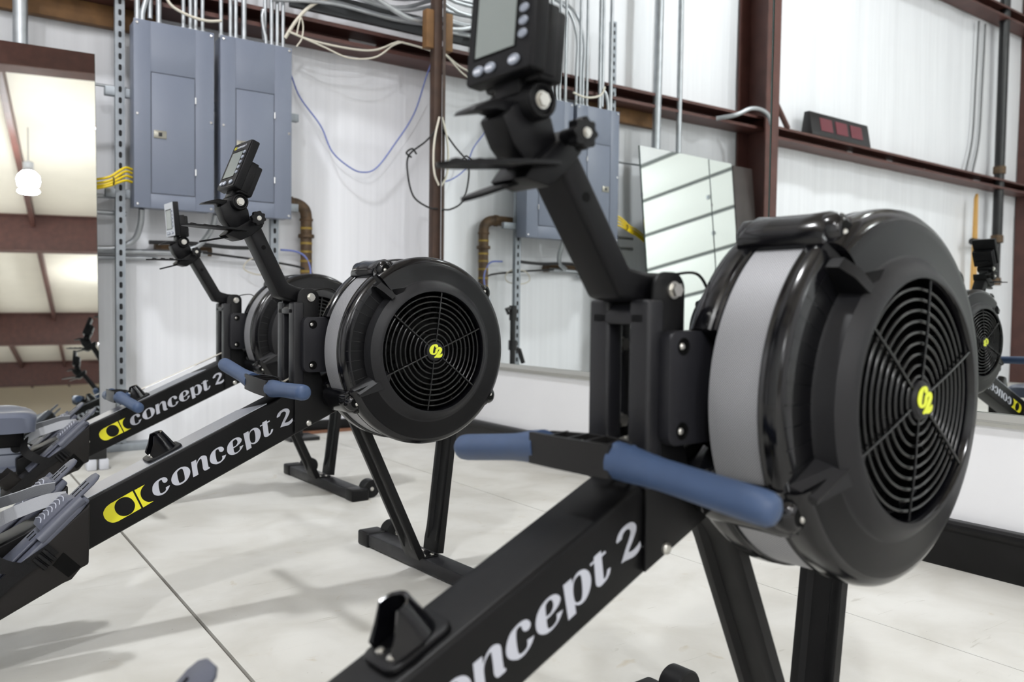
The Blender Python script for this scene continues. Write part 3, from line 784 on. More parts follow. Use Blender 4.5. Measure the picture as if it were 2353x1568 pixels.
conduit([(-0.20, 4.22, 2.09), (-0.29, 4.12, 2.11), (-0.42, 4.08, 2.17), (-0.56, 4.07, 2.16), (-0.63, 4.07, 2.08), (-0.645, 4.07, 1.9), (-0.645, 4.07, 0.0)], .016, 'conduit arching over the brown column and down its edge')
# ------------------------------------------------------------------ rowing machine
m_frame = mat('black_powder_coat', (13, 13, 14), 0.42, spec=0.22, bump=0.08, bscale=500, rvary=0.06, vscale=30)
m_frameworn = mat('black_powder_coat_satin', (27, 27, 30), 0.40, spec=0.35, bump=0.05, bscale=400, vary=0.12, vscale=14, rvary=0.08)
m_beam = mat('black_satin_beam', (12, 12, 13), 0.40, spec=0.2)
m_strip = mat('stainless_top_strip', (196, 199, 208), 0.34, 0.9, bump=0.03, bscale=300)
m_face = mat('satin_black_fan_face', (7, 7, 9), 0.36, spec=0.2, bump=0.05, bscale=900)
m_plate = mat('dark_bracket_plate', (28, 28, 32), 0.45, spec=0.3, bump=0.06, bscale=500)
m_gloss = mat('glossy_black_plastic', (9, 9, 12), 0.16, spec=0.45, rvary=0.04, vscale=12)
m_matte = mat('textured_black_plastic', (10, 10, 12), 0.4, spec=0.22, bump=0.15, bscale=900)
m_ringm = mat('charcoal_plastic_ring', (29, 29, 31), 0.45, spec=0.25, bump=0.15, bscale=900)
m_armm = mat('black_arm_plastic', (12, 12, 14), 0.42, spec=0.18, bump=0.08, bscale=600)
m_grill = mat('grille_black', (10, 10, 11), 0.22, spec=0.4)
m_inner = mat('fan_interior', (4, 4, 4), 0.6, spec=0.1)
m_grip = mat('blue_rubber_grip', (52, 71, 102), 0.5, bump=0.12, bscale=700, vary=0.06, vscale=30)
m_bracket = mat('handle_bracket_black', (22, 21, 21), 0.45, spec=0.3)
m_decal = mat('silver_white_decal', (180, 182, 191), 0.5)
m_yellow = mat('yellow_decal', (221, 214, 34), 0.5)
m_hubyellow = mat('yellow_green_hub_decal', (214, 222, 52), 0.45)
m_steel = mat('zinc_bolt', (196, 194, 188), 0.28, 0.9)
m_foot = mat('blue_grey_footplate', (76, 79, 91), 0.42, bump=0.08, bscale=300)
m_rib = mat('pale_grip_rib', (170, 173, 186), 0.4)
m_strapg = mat('grey_strap', (150, 152, 157), 0.6, bump=0.3, bscale=900)
m_strapb = mat('black_webbing', (18, 18, 19), 0.7, spec=0.2, bump=0.5, bscale=900)
m_footside = mat('footrest_side_black', (28, 26, 25), 0.55, spec=0.2, bump=0.1, bscale=500)
m_seat = mat('seat_pad_grey', (88, 93, 108), 0.28, bump=0.05, bscale=200)
m_rail = mat('rail_aluminium', (150, 156, 170), 0.35, 0.7)
m_lcd = mat('lcd_glass', (120, 127, 124), 0.25)
m_button = mat('grey_rubber_button', (132, 138, 150), 0.45)
m_buttonp = mat('button_print', (222, 224, 232), 0.5)
m_silver = mat('silver_bezel', (186, 190, 198), 0.4, 0.2)

def band_material():
    m = bpy.data.materials.new('perforated_steel_band')
    m.use_nodes = True
    nt = m.node_tree
    b = nt.nodes['Principled BSDF']
    uv = nt.nodes.new('ShaderNodeUVMap')
    mp = nt.nodes.new('ShaderNodeMapping')
    mp.inputs['Rotation'].default_value = (0, 0, radians(45))
    mp.inputs['Scale'].default_value = (480, 480, 1)
    nt.links.new(uv.outputs[0], mp.inputs['Vector'])
    v = nt.nodes.new('ShaderNodeTexVoronoi')
    v.voronoi_dimensions = '2D'
    v.inputs['Scale'].default_value = 1.0
    v.inputs['Randomness'].default_value = 0.0
    nt.links.new(mp.outputs[0], v.inputs['Vector'])
    r = nt.nodes.new('ShaderNodeValToRGB')
    r.color_ramp.elements[0].position = 0.30
    r.color_ramp.elements[0].color = lin((70, 70, 73))
    r.color_ramp.elements[1].position = 0.38
    r.color_ramp.elements[1].color = lin((168, 168, 171))
    nt.links.new(v.outputs['Distance'], r.inputs['Fac'])
    nt.links.new(r.outputs[0], b.inputs['Base Color'])
    b.inputs['Metallic'].default_value = 0.35
    b.inputs['Roughness'].default_value = 0.5
    return m
m_band = band_material()

SL = 0.4499                        # slope of the main beam
BETA = atan(SL)
def ztop(x): return 0.6111 + SL * x
def zbot(x): return 0.5067 + SL * x
HUBZ = 0.582
YM, BW, RB = -0.1145, 0.0315, 0.214
PIV = (-0.229, 0.703)

CACHE = {}
def M(key, fn, material, angle=32):
    if key not in CACHE:
        bm = B(); fn(bm)
        CACHE[key] = finish(bm, key, material, angle)
    return CACHE[key]

def beam_map(side):
    def f(u, v, d):
        s = u / 1000
        if side > 0:
            s = (-0.238 + 0.136) - s      # read from the far side too
        t = v / 1000
        x = -0.45 + s * cos(BETA) - t * sin(BETA)
        z = ztop(-0.45) + s * sin(BETA) + t * cos(BETA)
        return Vector((x, side * (0.0383 + d + 0.0003), z))
    return f

# ---- fan housing ----------------------------------------------------------
def shell(bm):
    """near-side housing shell with the recessed air sector"""
    seg = 144
    A0, A1 = 128.0, 204.0
    full = [(0.2085, -0.1450), (0.2125, -0.1462), (0.2165, -0.1468), (0.2178, -0.1490), (0.2150, -0.1520), (0.2150, -0.1545), (0.2182, -0.1570), (0.2190, -0.1650), (0.2190, -0.1740),
            (0.2170, -0.1830), (0.2120, -0.1890), (0.2050, -0.1925), (0.1950, -0.1945), (0.1650, -0.1975), (0.1625, -0.1985), (0.1605, -0.2010), (0.1480, -0.2120), (0.1420, -0.2150), (0.1385, -0.2150), (0.1365, -0.2120), (0.1360, -0.1950), (0.1355, -0.1800)]
    rec = [(0.2085, -0.1450), (0.2125, -0.1462), (0.2165, -0.1468), (0.2178, -0.1490), (0.2150, -0.1520), (0.2150, -0.1545), (0.2182, -0.1570), (0.2190, -0.1630), (0.2165, -0.1690),
           (0.2120, -0.1720), (0.2040, -0.1740), (0.1960, -0.1745), (0.1800, -0.1750), (0.1640, -0.1755), (0.1622, -0.1800), (0.1610, -0.2005), (0.1480, -0.2120), (0.1420, -0.2150), (0.1385, -0.2150), (0.1365, -0.2120), (0.1360, -0.1950), (0.1355, -0.1800)]
    rows = []
    angs = []
    for k in range(seg):
        angs.append(360.0 * k / seg)
    angs += [A0, A0 + 0.05, A1 - 0.05, A1]
    angs = sorted(set(angs))
    for a in angs:
        pr = rec if A0 + 0.02 < a < A1 - 0.02 else full
        ar = radians(a)
        rows.append([bm.verts.new((r * cos(ar), y, HUBZ + r * sin(ar))) for r, y in pr])
    n = len(rows)
    for k in range(n):
        a, b = rows[k], rows[(k + 1) % n]
        for i in range(len(full) - 1):
            f = bm.faces.new((a[i], a[i + 1], b[i + 1], b[i]))
            f.material_index = 0 if i < 11 else (1 if i < 13 else (2 if i < 18 else 0))
    # fine facet ribs in the recess
    for k in range(11):
        a = radians(A0 + 5 + (A1 - A0 - 10) * k / 10)
        d = Vector((cos(a), 0, sin(a)))
        tube(bm, [d * 0.163 + Vector((0, -0.1755, HUBZ)), d * 0.207 + Vector((0, -0.1738, HUBZ))], 0.0008, 5)

def shell_far(bm):
    prof = [(0.2085, -0.0840), (0.2125, -0.0828), (0.2165, -0.0822), (0.2178, -0.0800), (0.2150, -0.0770), (0.2150, -0.0745), (0.2182, -0.0720), (0.2190, -0.0640), (0.2190, -0.0550),
            (0.2165, -0.0470), (0.2100, -0.0410), (0.2000, -0.0385), (0.1650, -0.0350), (0.10, -0.0320), (0.03, -0.030), (0.001, -0.030)]
    seg = 120
    rows = []
    for k in range(seg):
        a = 360.0 * k / seg
        cut = 0.845 if 161 < a < 199 else 1.0        # notch that takes the post bracket
        ar = radians(a)
        rows.append([bm.verts.new((r * (cut if r > 0.19 else min(1.0, cut * 1.05)) * cos(ar), y, HUBZ + r * (cut if r > 0.19 else min(1.0, cut * 1.05)) * sin(ar))) for r, y in prof])
    for k in range(seg):
        a, b = rows[k], rows[(k + 1) % seg]
        for i in range(len(prof) - 1):
            bm.faces.new((a[i], a[i + 1], b[i + 1], b[i]))

def perf_band():
    key = 'perforated_band'
    if key in CACHE: return CACHE[key]
    bm = B()
    uvl = bm.loops.layers.uv.new('UVMap')
    seg = 120
    ys = [YM - BW, YM + BW]
    rows = [[bm.verts.new((RB * cos(2 * pi * k / seg), y, HUBZ + RB * sin(2 * pi * k / seg))) for y in ys] for k in range(seg)]
    for k in range(seg):
        a, b = rows[k], rows[(k + 1) % seg]
        f = bm.faces.new((a[0], a[1], b[1], b[0]))
        for lp, (kk, yy) in zip(f.loops, ((k, ys[0]), (k, ys[1]), (k + 1, ys[1]), (k + 1, ys[0]))):
            lp[uvl].uv = (kk * 2 * pi / seg * RB, yy)
    me = finish(bm, key, m_band, 60)
    CACHE[key] = me
    return me

def clamp_body(bm):
    """strap lug over the band at angle 0 (on +x side), copied round by rotation"""
    n = 12
    rows = []
    for k in range(n + 1):
        a = -7.6 + 15.2 * k / n
        e = sqrt(max(0.0, 1 - (abs(a) / 7.7) ** 2.6))
        h = 0.020 * e
        ar = radians(a)
        prof = [(0.2120, -0.060), (0.2165, -0.058), (0.2170 + h * 0.75, -0.060), (0.2170 + h, -0.070), (0.2170 + h * 0.92, -0.095), (0.2170 + h * 0.92, -0.134), (0.2170 + h, -0.158), (0.2170 + h * 0.75, -0.168), (0.2165, -0.171), (0.2120, -0.168)]
        rows.append([bm.verts.new((r * cos(ar), y, r * sin(ar))) for r, y in prof])
    for a, b in zip(rows, rows[1:]):
        for i in range(len(a)):
            bm.faces.new((a[i], a[(i + 1) % len(a)], b[(i + 1) % len(a)], b[i]))
    bm.faces.new(rows[0]); bm.faces.new(rows[-1][::-1])
def clamp_boss(bm, near=True):
    for yy0, yy1 in (((-0.181, -0.146),) if near else ((-0.079, -0.050),)):
        cyl(bm, (0.2170, yy0, 0.0), (0.2170, yy1, 0.0), 0.0195, 24, bevel=0.006)

def vane(bm, a_in, a_out, tip, base):
    pass

def grille_rings(bm):
    for k in range(9):
        torus_y(bm, 0, -0.2105 + 0.0006 * k, HUBZ, 0.0275 + k * 0.0124, 0.0024, 72, 8)

def grille_spoke(bm):
    tube(bm, [(0.022, -0.2125, 0), (0.080, -0.2135, 0), (0.1365, -0.2120, 0)], 0.0018, 6)

def hub_cap(bm):
    lathe_y(bm, [(0.0005, -0.2185), (0.016, -0.2185), (0.0195, -0.2175), (0.0225, -0.214), (0.0232, -0.205), (0.0232, -0.16)], 0, HUBZ, 40)

def flywheel(bm):
    lathe_y(bm, [(0.0005, -0.172), (0.040, -0.172), (0.045, -0.158), (0.134, -0.154), (0.134, -0.150)], 0, HUBZ, 48)
    for k in range(24):
        a = 2 * pi * k / 24
        d = Vector((cos(a), 0, sin(a)))
        t = Vector((-sin(a), 0, cos(a)))
        vs = [bm.verts.new(Vector((0, y, HUBZ)) + d * r + t * o) for r, y, o in ((0.07, -0.157, 0), (0.132, -0.157, 0.004), (0.132, -0.190, 0.008), (0.09, -0.184, 0.003))]
        bm.faces.new(vs)

# ---- small parts -------------------------------------------------------------
def hexbolt(bm, p, d, r, h):
    p, d = Vector(p), Vector(d).normalized()
    cyl(bm, p, p + d * (h * 0.25), r * 1.25, 16)
    cyl(bm, p + d * (h * 0.25), p + d * h, r, 6)

def dome(bm, p, d, r):
    p, d = Vector(p), Vector(d).normalized()
    cyl(bm, p, p + d * (r * 0.35), r, 14, r * 0.92)
    cyl(bm, p + d * (r * 0.35), p + d * (r * 0.6), r * 0.92, 14, r * 0.55)

def leg_channel(bm, p_top, p_bot, hw=0.034, dep=0.016):
    """pressed-steel leg: a face strip with raised rims either side, running top to bottom"""
    a, b = Vector((p_top[0], 0, p_top[1])), Vector((p_bot[0], 0, p_bot[1]))
    T = (b - a).normalized()
    N = Vector((-T.z, 0, T.x))
    if N.x > 0: N = -N
    Yv = Vector((0, 1, 0))
    sec = [(-hw, -dep), (-hw, 0.0), (-hw + 0.004, 0.003), (-hw + 0.014, 0.003), (-hw + 0.020, -0.006), (hw - 0.020, -0.006), (hw - 0.014, 0.003), (hw - 0.004, 0.003), (hw, 0.0), (hw, -dep), (hw - 0.003, -dep), (hw - 0.003, -0.009), (-hw + 0.003, -0.009), (-hw + 0.003, -dep)]
    flat = [(u, (0.003 if 0.0 <= v or v == -0.006 else v)) for u, v in sec]
    rows = []
    L = (b - a).length
    for t, s in ((0, flat), (0.035 / L, flat), (0.075 / L, sec), (1 - 0.06 / L, sec), (1 - 0.03 / L, flat), (1, flat)):
        rows.append([bm.verts.new(a + T * (L * t) + Yv * u + N * v) for u, v in s])
    for A, Bq in zip(rows, rows[1:]):
        for i in range(len(sec)):
            bm.faces.new((A[i], A[(i + 1) % len(sec)], Bq[(i + 1) % len(sec)], Bq[i]))
    bm.faces.new(rows[0]); bm.faces.new(rows[-1][::-1])

def superslab(bm, x0, x1, y0, y1, z0, z1, r, bevel):
    prism(bm, rrect(x0, x1, y0, y1, r, 6), z0, z1, 'z', bevel, 3)

def build_rower(label, loc, yaw, arm_rot, mon_tilt, hc, hbend, hslope, silver_monitor=False, steel_strip=True, handle_roll=0.0):
    R = empty('rowing_machine', loc, yaw)
    tag(R, label, 'rower', 'rowing machines')
    def P(name, key, fn, material, par=None, loc=None, rot=None, angle=32):
        return put(name, M(key, fn, material, angle), par or R, loc, rot)

    # front foot -------------------------------------------------------------
    f = P('front_foot', 'front_foot', lambda bm: box(bm, 0.090, 0.150, -0.258, 0.258, 0.004, 0.0385, 0.004, 2), m_frameworn)
    for s in (-1, 1):
        def capf(bm, s=s):
            y0, y1 = (0.256, 0.316) if s > 0 else (-0.316, -0.256)
            box(bm, 0.087, 0.153, y0, y1, 0.0, 0.042, 0.006, 3)
            box(bm, 0.148, 0.178, 0.250 * s - (0.030 if s < 0 else 0), 0.250 * s + (0.030 if s > 0 else 0), 0.012, 0.040, 0.005, 2)
        P('foot_cap', 'foot_cap%d' % s, capf, m_matte, f)
        w = P('wheel', 'wheel%d' % s, lambda bm, s=s: cyl(bm, (0.177, 0.246 * s, 0.033), (0.177, 0.290 * s, 0.033), 0.0325, 28, bevel=0.003), m_matte, f)
        P('axle_bolt', 'axle%d' % s, lambda bm: (dome(bm, (0.177, -0.290 if s < 0 else 0.246, 0.033), (0, -1, 0), 0.0075)), m_steel, f)
    # legs ---------------------------------------------------------------------
    P('leg', 'leg_rear', lambda bm: leg_channel(bm, (-0.118, 0.455), (0.078, 0.038)), m_frame)
    def leg2(bm):
        leg_channel(bm, (0.186, 0.47), (0.134, 0.045))
        box(bm, 0.092, 0.136, -0.034, 0.034, 0.0385, 0.0425, 0.0015)
    P('leg', 'leg_front', leg2, m_frame)
    for k, (bx, by) in enumerate(((0.097, -0.022), (0.122, -0.022), (0.097, 0.022), (0.122, 0.022))):
        P('leg_bolt', 'leg_bolt%d' % k, lambda bm, bx=bx, by=by: dome(bm, (bx, by, 0.0425), (0, 0, 1), 0.0062), m_steel)
    P('frame_strut', 'frame_strut', lambda bm: prism(bm, [(-0.16, 0.44), (0.20, 0.44), (0.20, 0.49), (-0.16, 0.53)], -0.012, 0.030, 'y', 0.003), m_frame)

    # main beam ---------------------------------------------------------------
    def beamf(bm):
        x0, x1 = -0.90, -0.142
        prism(bm, [(x0, zbot(x0)), (x1, zbot(x1)), (x1, ztop(x1)), (x0, ztop(x0))], -0.0380, 0.0380, 'y', 0.006, 4)
    beam = P('main_beam', 'main_beam', beamf, m_beam)
    if steel_strip:
        def strip(bm):
            lo, hi = [], []
            for x, y in ((-0.700, -0.034), (-0.330, -0.034), (-0.372, 0.034), (-0.700, 0.034)):
                lo.append(bm.verts.new((x, y, ztop(x) - 0.001))); hi.append(bm.verts.new((x, y, ztop(x) + 0.0012)))
            bm.faces.new(lo); bm.faces.new(hi[::-1])
            for i in range(4):
                bm.faces.new((lo[i], hi[i], hi[(i + 1) % 4], lo[(i + 1) % 4]))
        P('beam_top_strip', 'beam_top_strip', strip, m_strip, beam)['label'] = 'bright steel strip along the beam top'
    for s in (-1, 1):
        for nm, key, shp, mt in (('lettering', 'lettering%d' % s, GLYPHS, m_decal), ('logo', 'logo%d' % s, LOGO, m_yellow)):
            if key not in CACHE:
                CACHE[key] = flat_shapes(key, [c for v in shp.values() for c in v], mt, 0.0002, beam_map(s))
            d = put(nm, CACHE[key], beam)
            d['label'] = 'silver lettering reading concept 2' if nm == 'lettering' else 'yellow rounded logo with black disc'
    for s in (-1, 1):
        P('beam_bolt', 'beam_bolt%d' % s, lambda bm, s=s: dome(bm, (-0.233, 0.0435 * s, 0.414), (0, s, 0), 0.0072), m_steel, beam)
        P('beam_screw', 'beam_screw%d' % s, lambda bm, s=s: dome(bm, (-0.700, 0.0380 * s, 0.243), (0, s, 0), 0.0045), m_steel, beam)

    # post: two side plates, a front frame and the fan bracket ------------------------
    for s in (-1, 1):
        def plate(bm, s=s):
            pl = [(-0.267, zbot(-0.267) + 0.006), (-0.152, zbot(-0.152) + 0.004), (-0.150, 0.470), (-0.196, 0.500), (-0.209, 0.540), (-0.209, 0.700)] + arc(-0.229, 0.703, 0.0200, 0, 90, 8) + arc(-0.241, 0.703, 0.0200, 90, 172, 8) + [(-0.2615, 0.69), (-0.262, 0.50), (-0.267, 0.488)]
            y0, y1 = sorted((0.0386 * s, 0.0436 * s))
            prism(bm, pl, y0, y1, 'y', 0.0012, 2)
        P('side_plate', 'side_plate%d' % s, plate, m_frame)
    def uframe(bm):
        for y0, y1 in ((-0.0465, -0.0165), (0.0145, 0.0455)):
            box(bm, -0.272, -0.246, y0, y1, 0.484, 0.692, 0.0045, 3)
        prism(bm, [(-0.272, 0.664), (-0.232, 0.664), (-0.232, 0.689), (-0.262, 0.689), (-0.272, 0.678)], -0.040, 0.040, 'y', 0.003, 2)
        box(bm, -0.262, -0.226, -0.0386, -0.030, 0.49, 0.68)
        box(bm, -0.262, -0.226, 0.030, 0.0386, 0.49, 0.68)
    P('post_frame', 'post_frame', uframe, m_frameworn)
    for s in (-1, 1):
        def brk(bm, s=s):
            pl = rrect(-0.2545, -0.172, 0.532, 0.658, 0.014)
            y0, y1 = (-0.0620, -0.0440) if s < 0 else (0.0440, 0.0490)
            prism(bm, pl, y0, y1, 'y', 0.0012, 2)
        b = P('fan_bracket', 'fan_bracket%d' % s, brk, m_plate)
        for z in (0.641, 0.548):
            P('bolt_recess', 'recess%d%d' % (s, int(z * 1000)), lambda bm, s=s, z=z: (torus_y(bm, -0.232, (-0.0622 if s < 0 else 0.0492), z, 0.0088, 0.0011, 24, 6), cyl(bm, (-0.232, (-0.0619 if s < 0 else 0.0489), z), (-0.232, (-0.0624 if s < 0 else 0.0494), z), 0.0085, 20)), m_inner, b)
            P('bracket_bolt', 'bbolt%d%d' % (s, int(z * 1000)), lambda bm, s=s, z=z: dome(bm, (-0.2355, (-0.0622 if s < 0 else 0.0492), z), (0, s, 0), 0.0042), m_steel, b)
    for z in (0.640, 0.551):
        P('inner_bolt', 'inner%d' % int(z * 1000), lambda bm, z=z: hexbolt(bm, (-0.236, 0.030, z), (0, -1, 0), 0.0075, 0.010), m_steel)
    for s in (-1, 1):
        P('pivot_bolt', 'pivbolt%d' % s, lambda bm, s=s: hexbolt(bm, (PIV[0], 0.0436 * s, PIV[1]), (0, s, 0), 0.0078, 0.008), m_steel)

    # flywheel housing ---------------------------------------------------------------
    hs = put('fan_housing', M('fan_housing', shell, [m_gloss, m_face, m_ringm]), R)
    P('fan_housing_back', 'fan_housing_back', shell_far, m_gloss)
    put('perforated_band', perf_band(), R)['label'] = 'grey perforated steel band around the fan'
    P('grille', 'grille', grille_rings, m_grill, hs, angle=60)
    for k in range(6):
        sp = P('spoke', 'grille_spoke', grille_spoke, m_grill, hs, (0, 0, HUBZ), (0, -radians(22.5 + 60 * k), 0), 60)
    cap = P('hub_cap', 'hub_cap', hub_cap, m_ringm)
    if 'hublogo' not in CACHE:
        CACHE['hublogo'] = flat_shapes('hublogo', HUBLOGO, m_hubyellow, 0.0004, lambda u, v, d: Vector((u / 1000, -0.2189 + d, HUBZ + v / 1000)))
    put('hub_logo', CACHE['hublogo'], cap)['label'] = 'yellow C2 mark on the fan hub'
    P('flywheel', 'flywheel', flywheel, m_inner)
    for a in (121, 211, 40, -32):
        c = P('housing_clamp', 'housing_clamp', clamp_body, m_gloss, None, (0, 0, HUBZ), (0, -radians(a), 0), 40)
        P('clamp_boss', 'clamp_boss', clamp_boss, m_gloss, c, None, None, 50)
        P('clamp_boss', 'clamp_boss_far', lambda bm: clamp_boss(bm, False), m_gloss, c, None, None, 50)
        P('clamp_screw', 'clamp_screw', lambda bm: (cyl(bm, (0.2185, -0.1806, 0), (0.2185, -0.1814, 0), 0.0100, 20)), m_inner, c)
        P('clamp_bolt', 'clamp_bolt', lambda bm: dome(bm, (0.2170, -0.1812, 0.004), (0, -1, 0), 0.0042), m_steel, c)
    # air deflector wings at the ends of the recess
    def wing_top(bm):
        pts = [Vector(p) for p in ((-0.135, -0.172, HUBZ + 0.173), (-0.106, -0.196, HUBZ + 0.140), (-0.072, -0.204, HUBZ + 0.146), (-0.092, -0.204, HUBZ + 0.122), (-0.110, -0.172, HUBZ + 0.118), (-0.128, -0.170, HUBZ + 0.150))]
        vs = [bm.verts.new(p) for p in pts]
        vo = [bm.verts.new(p + Vector((-0.004, 0.003, -0.006))) for p in pts]
        bm.faces.new(vs); bm.faces.new(vo[::-1])
        for i in range(len(vs)):
            bm.faces.new((vs[i], vo[i], vo[(i + 1) % len(vs)], vs[(i + 1) % len(vs)]))
        # tall fin that stands in the recess
        fin = [Vector(p) for p in ((-0.128, -0.1745, HUBZ + 0.110), (-0.140, -0.205, HUBZ + 0.150), (-0.128, -0.208, HUBZ + 0.152), (-0.098, -0.212, HUBZ + 0.115), (-0.100, -0.1745, HUBZ + 0.118))]
    P('deflector', 'wing_top', wing_top, m_matte, hs)
    def vane_slab(bm):
        lo, hi = [], []
        for r, y, k in ((0.164, -0.1740, 0), (0.204, -0.1735, 0), (0.203, -0.190, 0), (0.188, -0.2030, 0), (0.163, -0.2100, 0)):
            for lst, an in ((lo, 129.0), (hi, 133.5)):
                a = radians(an + (0.0 if r < 0.18 else 0.8))
                lst.append(bm.verts.new((r * cos(a), y, HUBZ + r * sin(a))))
        bm.faces.new(lo); bm.faces.new(hi[::-1])
        for i in range(5):
            bm.faces.new((lo[i], hi[i], hi[(i + 1) % 5], lo[(i + 1) % 5]))
    P('damper_vane', 'damper_vane', vane_slab, m_matte, hs)
    def wing_bot(bm):
        A = [(-0.196, -0.172, -0.080), (-0.122, -0.172, -0.036), (-0.114, -0.212, -0.048), (-0.186, -0.200, -0.092)]
        E = [(-0.190, -0.172, -0.098), (-0.128, -0.172, -0.092), (-0.122, -0.208, -0.080), (-0.182, -0.196, -0.098)]
        va = [bm.verts.new(Vector((x, y, HUBZ + z))) for x, y, z in A]
        ve = [bm.verts.new(Vector((x, y, HUBZ + z))) for x, y, z in E]
        bm.faces.new(va); bm.faces.new(ve[::-1])
        for i in range(4):
            bm.faces.new((va[i], ve[i], ve[(i + 1) % 4], va[(i + 1) % 4]))
    P('deflector', 'wing_bot', wing_bot, m_ringm, hs)
    # axle sprocket on the far side
    P('sprocket', 'sprocket', lambda bm: (cyl(bm, (0, -0.030, HUBZ), (0, 0.012, HUBZ), 0.03, 24), cyl(bm, (0, 0.004, HUBZ), (0, 0.010, HUBZ), 0.045, 24)), m_frame)
    # sensor wire at the back of the post
    P('sensor_wire', 'sensor_wire', lambda bm: tube(bm, smooth_path([(-0.225, -0.020, 0.712), (-0.200, -0.022, 0.722), (-0.165, -0.028, 0.722), (-0.150, -0.03, 0.69), (-0.185, -0.03, 0.64), (-0.21, -0.03, 0.60)], 6), 0.0018, 6), m_frame, None, None, None, 60)

    # monitor arm (turns about the pivot bolt) --------------------------------------------
    arm_e = R
    def armf(bm):
        # profile in the pose of the nearest machine, relative to the pivot
        pr = [(-0.065, -0.010), (-0.006, -0.0185)] + arc(0, 0, 0.0195, -90, 90, 10) + [(-0.024, 0.0195), (-0.050, 0.0240), (-0.140, 0.150), (-0.164, 0.130)]
        prism(bm, pr, -0.0262, 0.0262, 'y', 0.006, 3)
        d = Vector((-0.584, 0, 0.812))
    arm = P('monitor_arm', 'monitor_arm', armf, m_armm, None, (PIV[0], 0, PIV[1]), (0, -arm_rot, 0))
    P('arm_groove', 'arm_groove', lambda bm: (cyl(bm, (-0.120, -0.0266, 0.093), (-0.120, -0.0260, 0.093), 0.0052, 16)), m_inner, arm)
    for s in (-1, 1):
        P('hinge_barrel', 'hinge_barrel%d' % s, lambda bm, s=s: cyl(bm, (0, 0.0262 * s, 0), (0, 0.0384 * s, 0), 0.0195, 28, bevel=0.003), m_armm, arm, angle=50)
    def collar(bm):
        prism(bm, [(-0.172, 0.098), (-0.148, 0.116), (-0.128, 0.138), (-0.128, 0.163), (-0.142, 0.160), (-0.192, 0.120), (-0.205, 0.104)], -0.0290, 0.0290, 'y', 0.003, 2)
    P('collar', 'collar', collar, m_armm, arm)
    def leaf(bm, tip, root, y0, y1, n0):
        t, r = Vector(tip), Vector(root)
        L = (t - r).length
        dirv = (t - r).normalized()
        Y = Vector((0, 1, 0))
        N = dirv.cross(Y).normalized()
        yc, hw = (y0 + y1) / 2, (y1 - y0) / 2
        out = [(0, -hw * 0.55), (0.3 * L, -hw * 0.9), (0.62 * L, -hw), (0.85 * L, -hw * 0.82), (0.96 * L, -hw * 0.45), (L, 0), (0.96 * L, hw * 0.45), (0.85 * L, hw * 0.82), (0.62 * L, hw), (0.3 * L, hw * 0.9), (0, hw * 0.55)]
        lo = [bm.verts.new(r + dirv * a + Y * (yc + b) - N * 0.002) for a, b in out]
        hi = [bm.verts.new(r + dirv * a + Y * (yc + b) + N * 0.002) for a, b in out]
        bm.faces.new(lo); bm.faces.new(hi[::-1])
        for i in range(len(out)):
            bm.faces.new((lo[i], hi[i], hi[(i + 1) % len(out)], lo[(i + 1) % len(out)]))
        if n0:
            for k in range(3):
                p = r + dirv * (L * (0.40 + 0.2 * k)) + Y * (yc + hw * 0.3)
                bb = B()
                box(bm, p.x - 0.006, p.x + 0.006, p.y - 0.005, p.y + 0.005, p.z + 0.001, p.z + 0.006, 0.001)
    P('tray_leaf', 'tray_leaf_a', lambda bm: leaf(bm, (-0.302, 0, 0.106), (-0.165, 0, 0.122), -0.050, 0.004, True), m_armm, arm)
    P('tray_leaf', 'tray_leaf_b', lambda bm: leaf(bm, (-0.248, 0, 0.082), (-0.160, 0, 0.116), -0.006, 0.032, False), m_armm, arm)
    def knobf(bm):
        cx, cz = -0.151, 0.150
        pts = []
        for k in range(56):
            a = 2 * pi * k / 56
            r = 0.0150 + 0.0016 * cos(8 * a)
            pts.append((cx + r * cos(a), cz + r * sin(a)))
        prism(bm, pts, -0.0580, -0.0440, 'y', 0.001, 1)
        cyl(bm, (cx, -0.044, cz), (cx, -0.026, cz), 0.008, 14)
    kn = P('knob', 'knob', knobf, m_matte, arm)
    P('knob_nut', 'knob_nut', lambda bm: hexbolt(bm, (-0.151, -0.0580, 0.150), (0, -1, 0), 0.0042, 0.003), m_steel, kn)
    def holder(bm):
        prism(bm, [(-0.212, 0.136), (-0.190, 0.116), (-0.152, 0.140), (-0.162, 0.168), (-0.172, 0.180), (-0.205, 0.180), (-0.226, 0.162)], -0.0200, 0.0200, 'y', 0.004, 2)
        prism(bm, [(-0.260, 0.161), (-0.256, 0.166), (-0.232, 0.178), (-0.210, 0.180), (-0.212, 0.166), (-0.230, 0.168)], -0.0160, 0.0160, 'y', 0.0015, 2)
    P('monitor_mount', 'monitor_mount', holder, m_armm, arm)
    P('mount_barrel', 'mount_barrel', lambda bm: (cyl(bm, (-0.188, -0.0330, 0.180), (-0.188, 0.0330, 0.180), 0.0185, 30, bevel=0.003), torus_y(bm, -0.188, -0.0330, 0.180, 0.0155, 0.0025, 30, 8)), m_armm, arm, angle=50)
    P('mount_nut', 'mount_nut', lambda bm: hexbolt(bm, (-0.188, -0.0330, 0.180), (0, -1, 0), 0.0070, 0.005), m_steel, arm)

    # monitor (turns about the mount barrel) -------------------------------------------------
    ca, sa = cos(arm_rot), sin(arm_rot)
    nx, nz = PIV[0] + ca * -0.188 - sa * 0.180, PIV[1] + sa * -0.188 + ca * 0.180
    tag_v = 'silver' if silver_monitor else 'black'
    bez = m_silver if silver_monitor else m_armm
    mo = empty('monitor', (nx, 0, nz))
    mo.parent = R
    mo.rotation_euler = (0, radians(mon_tilt), 0)
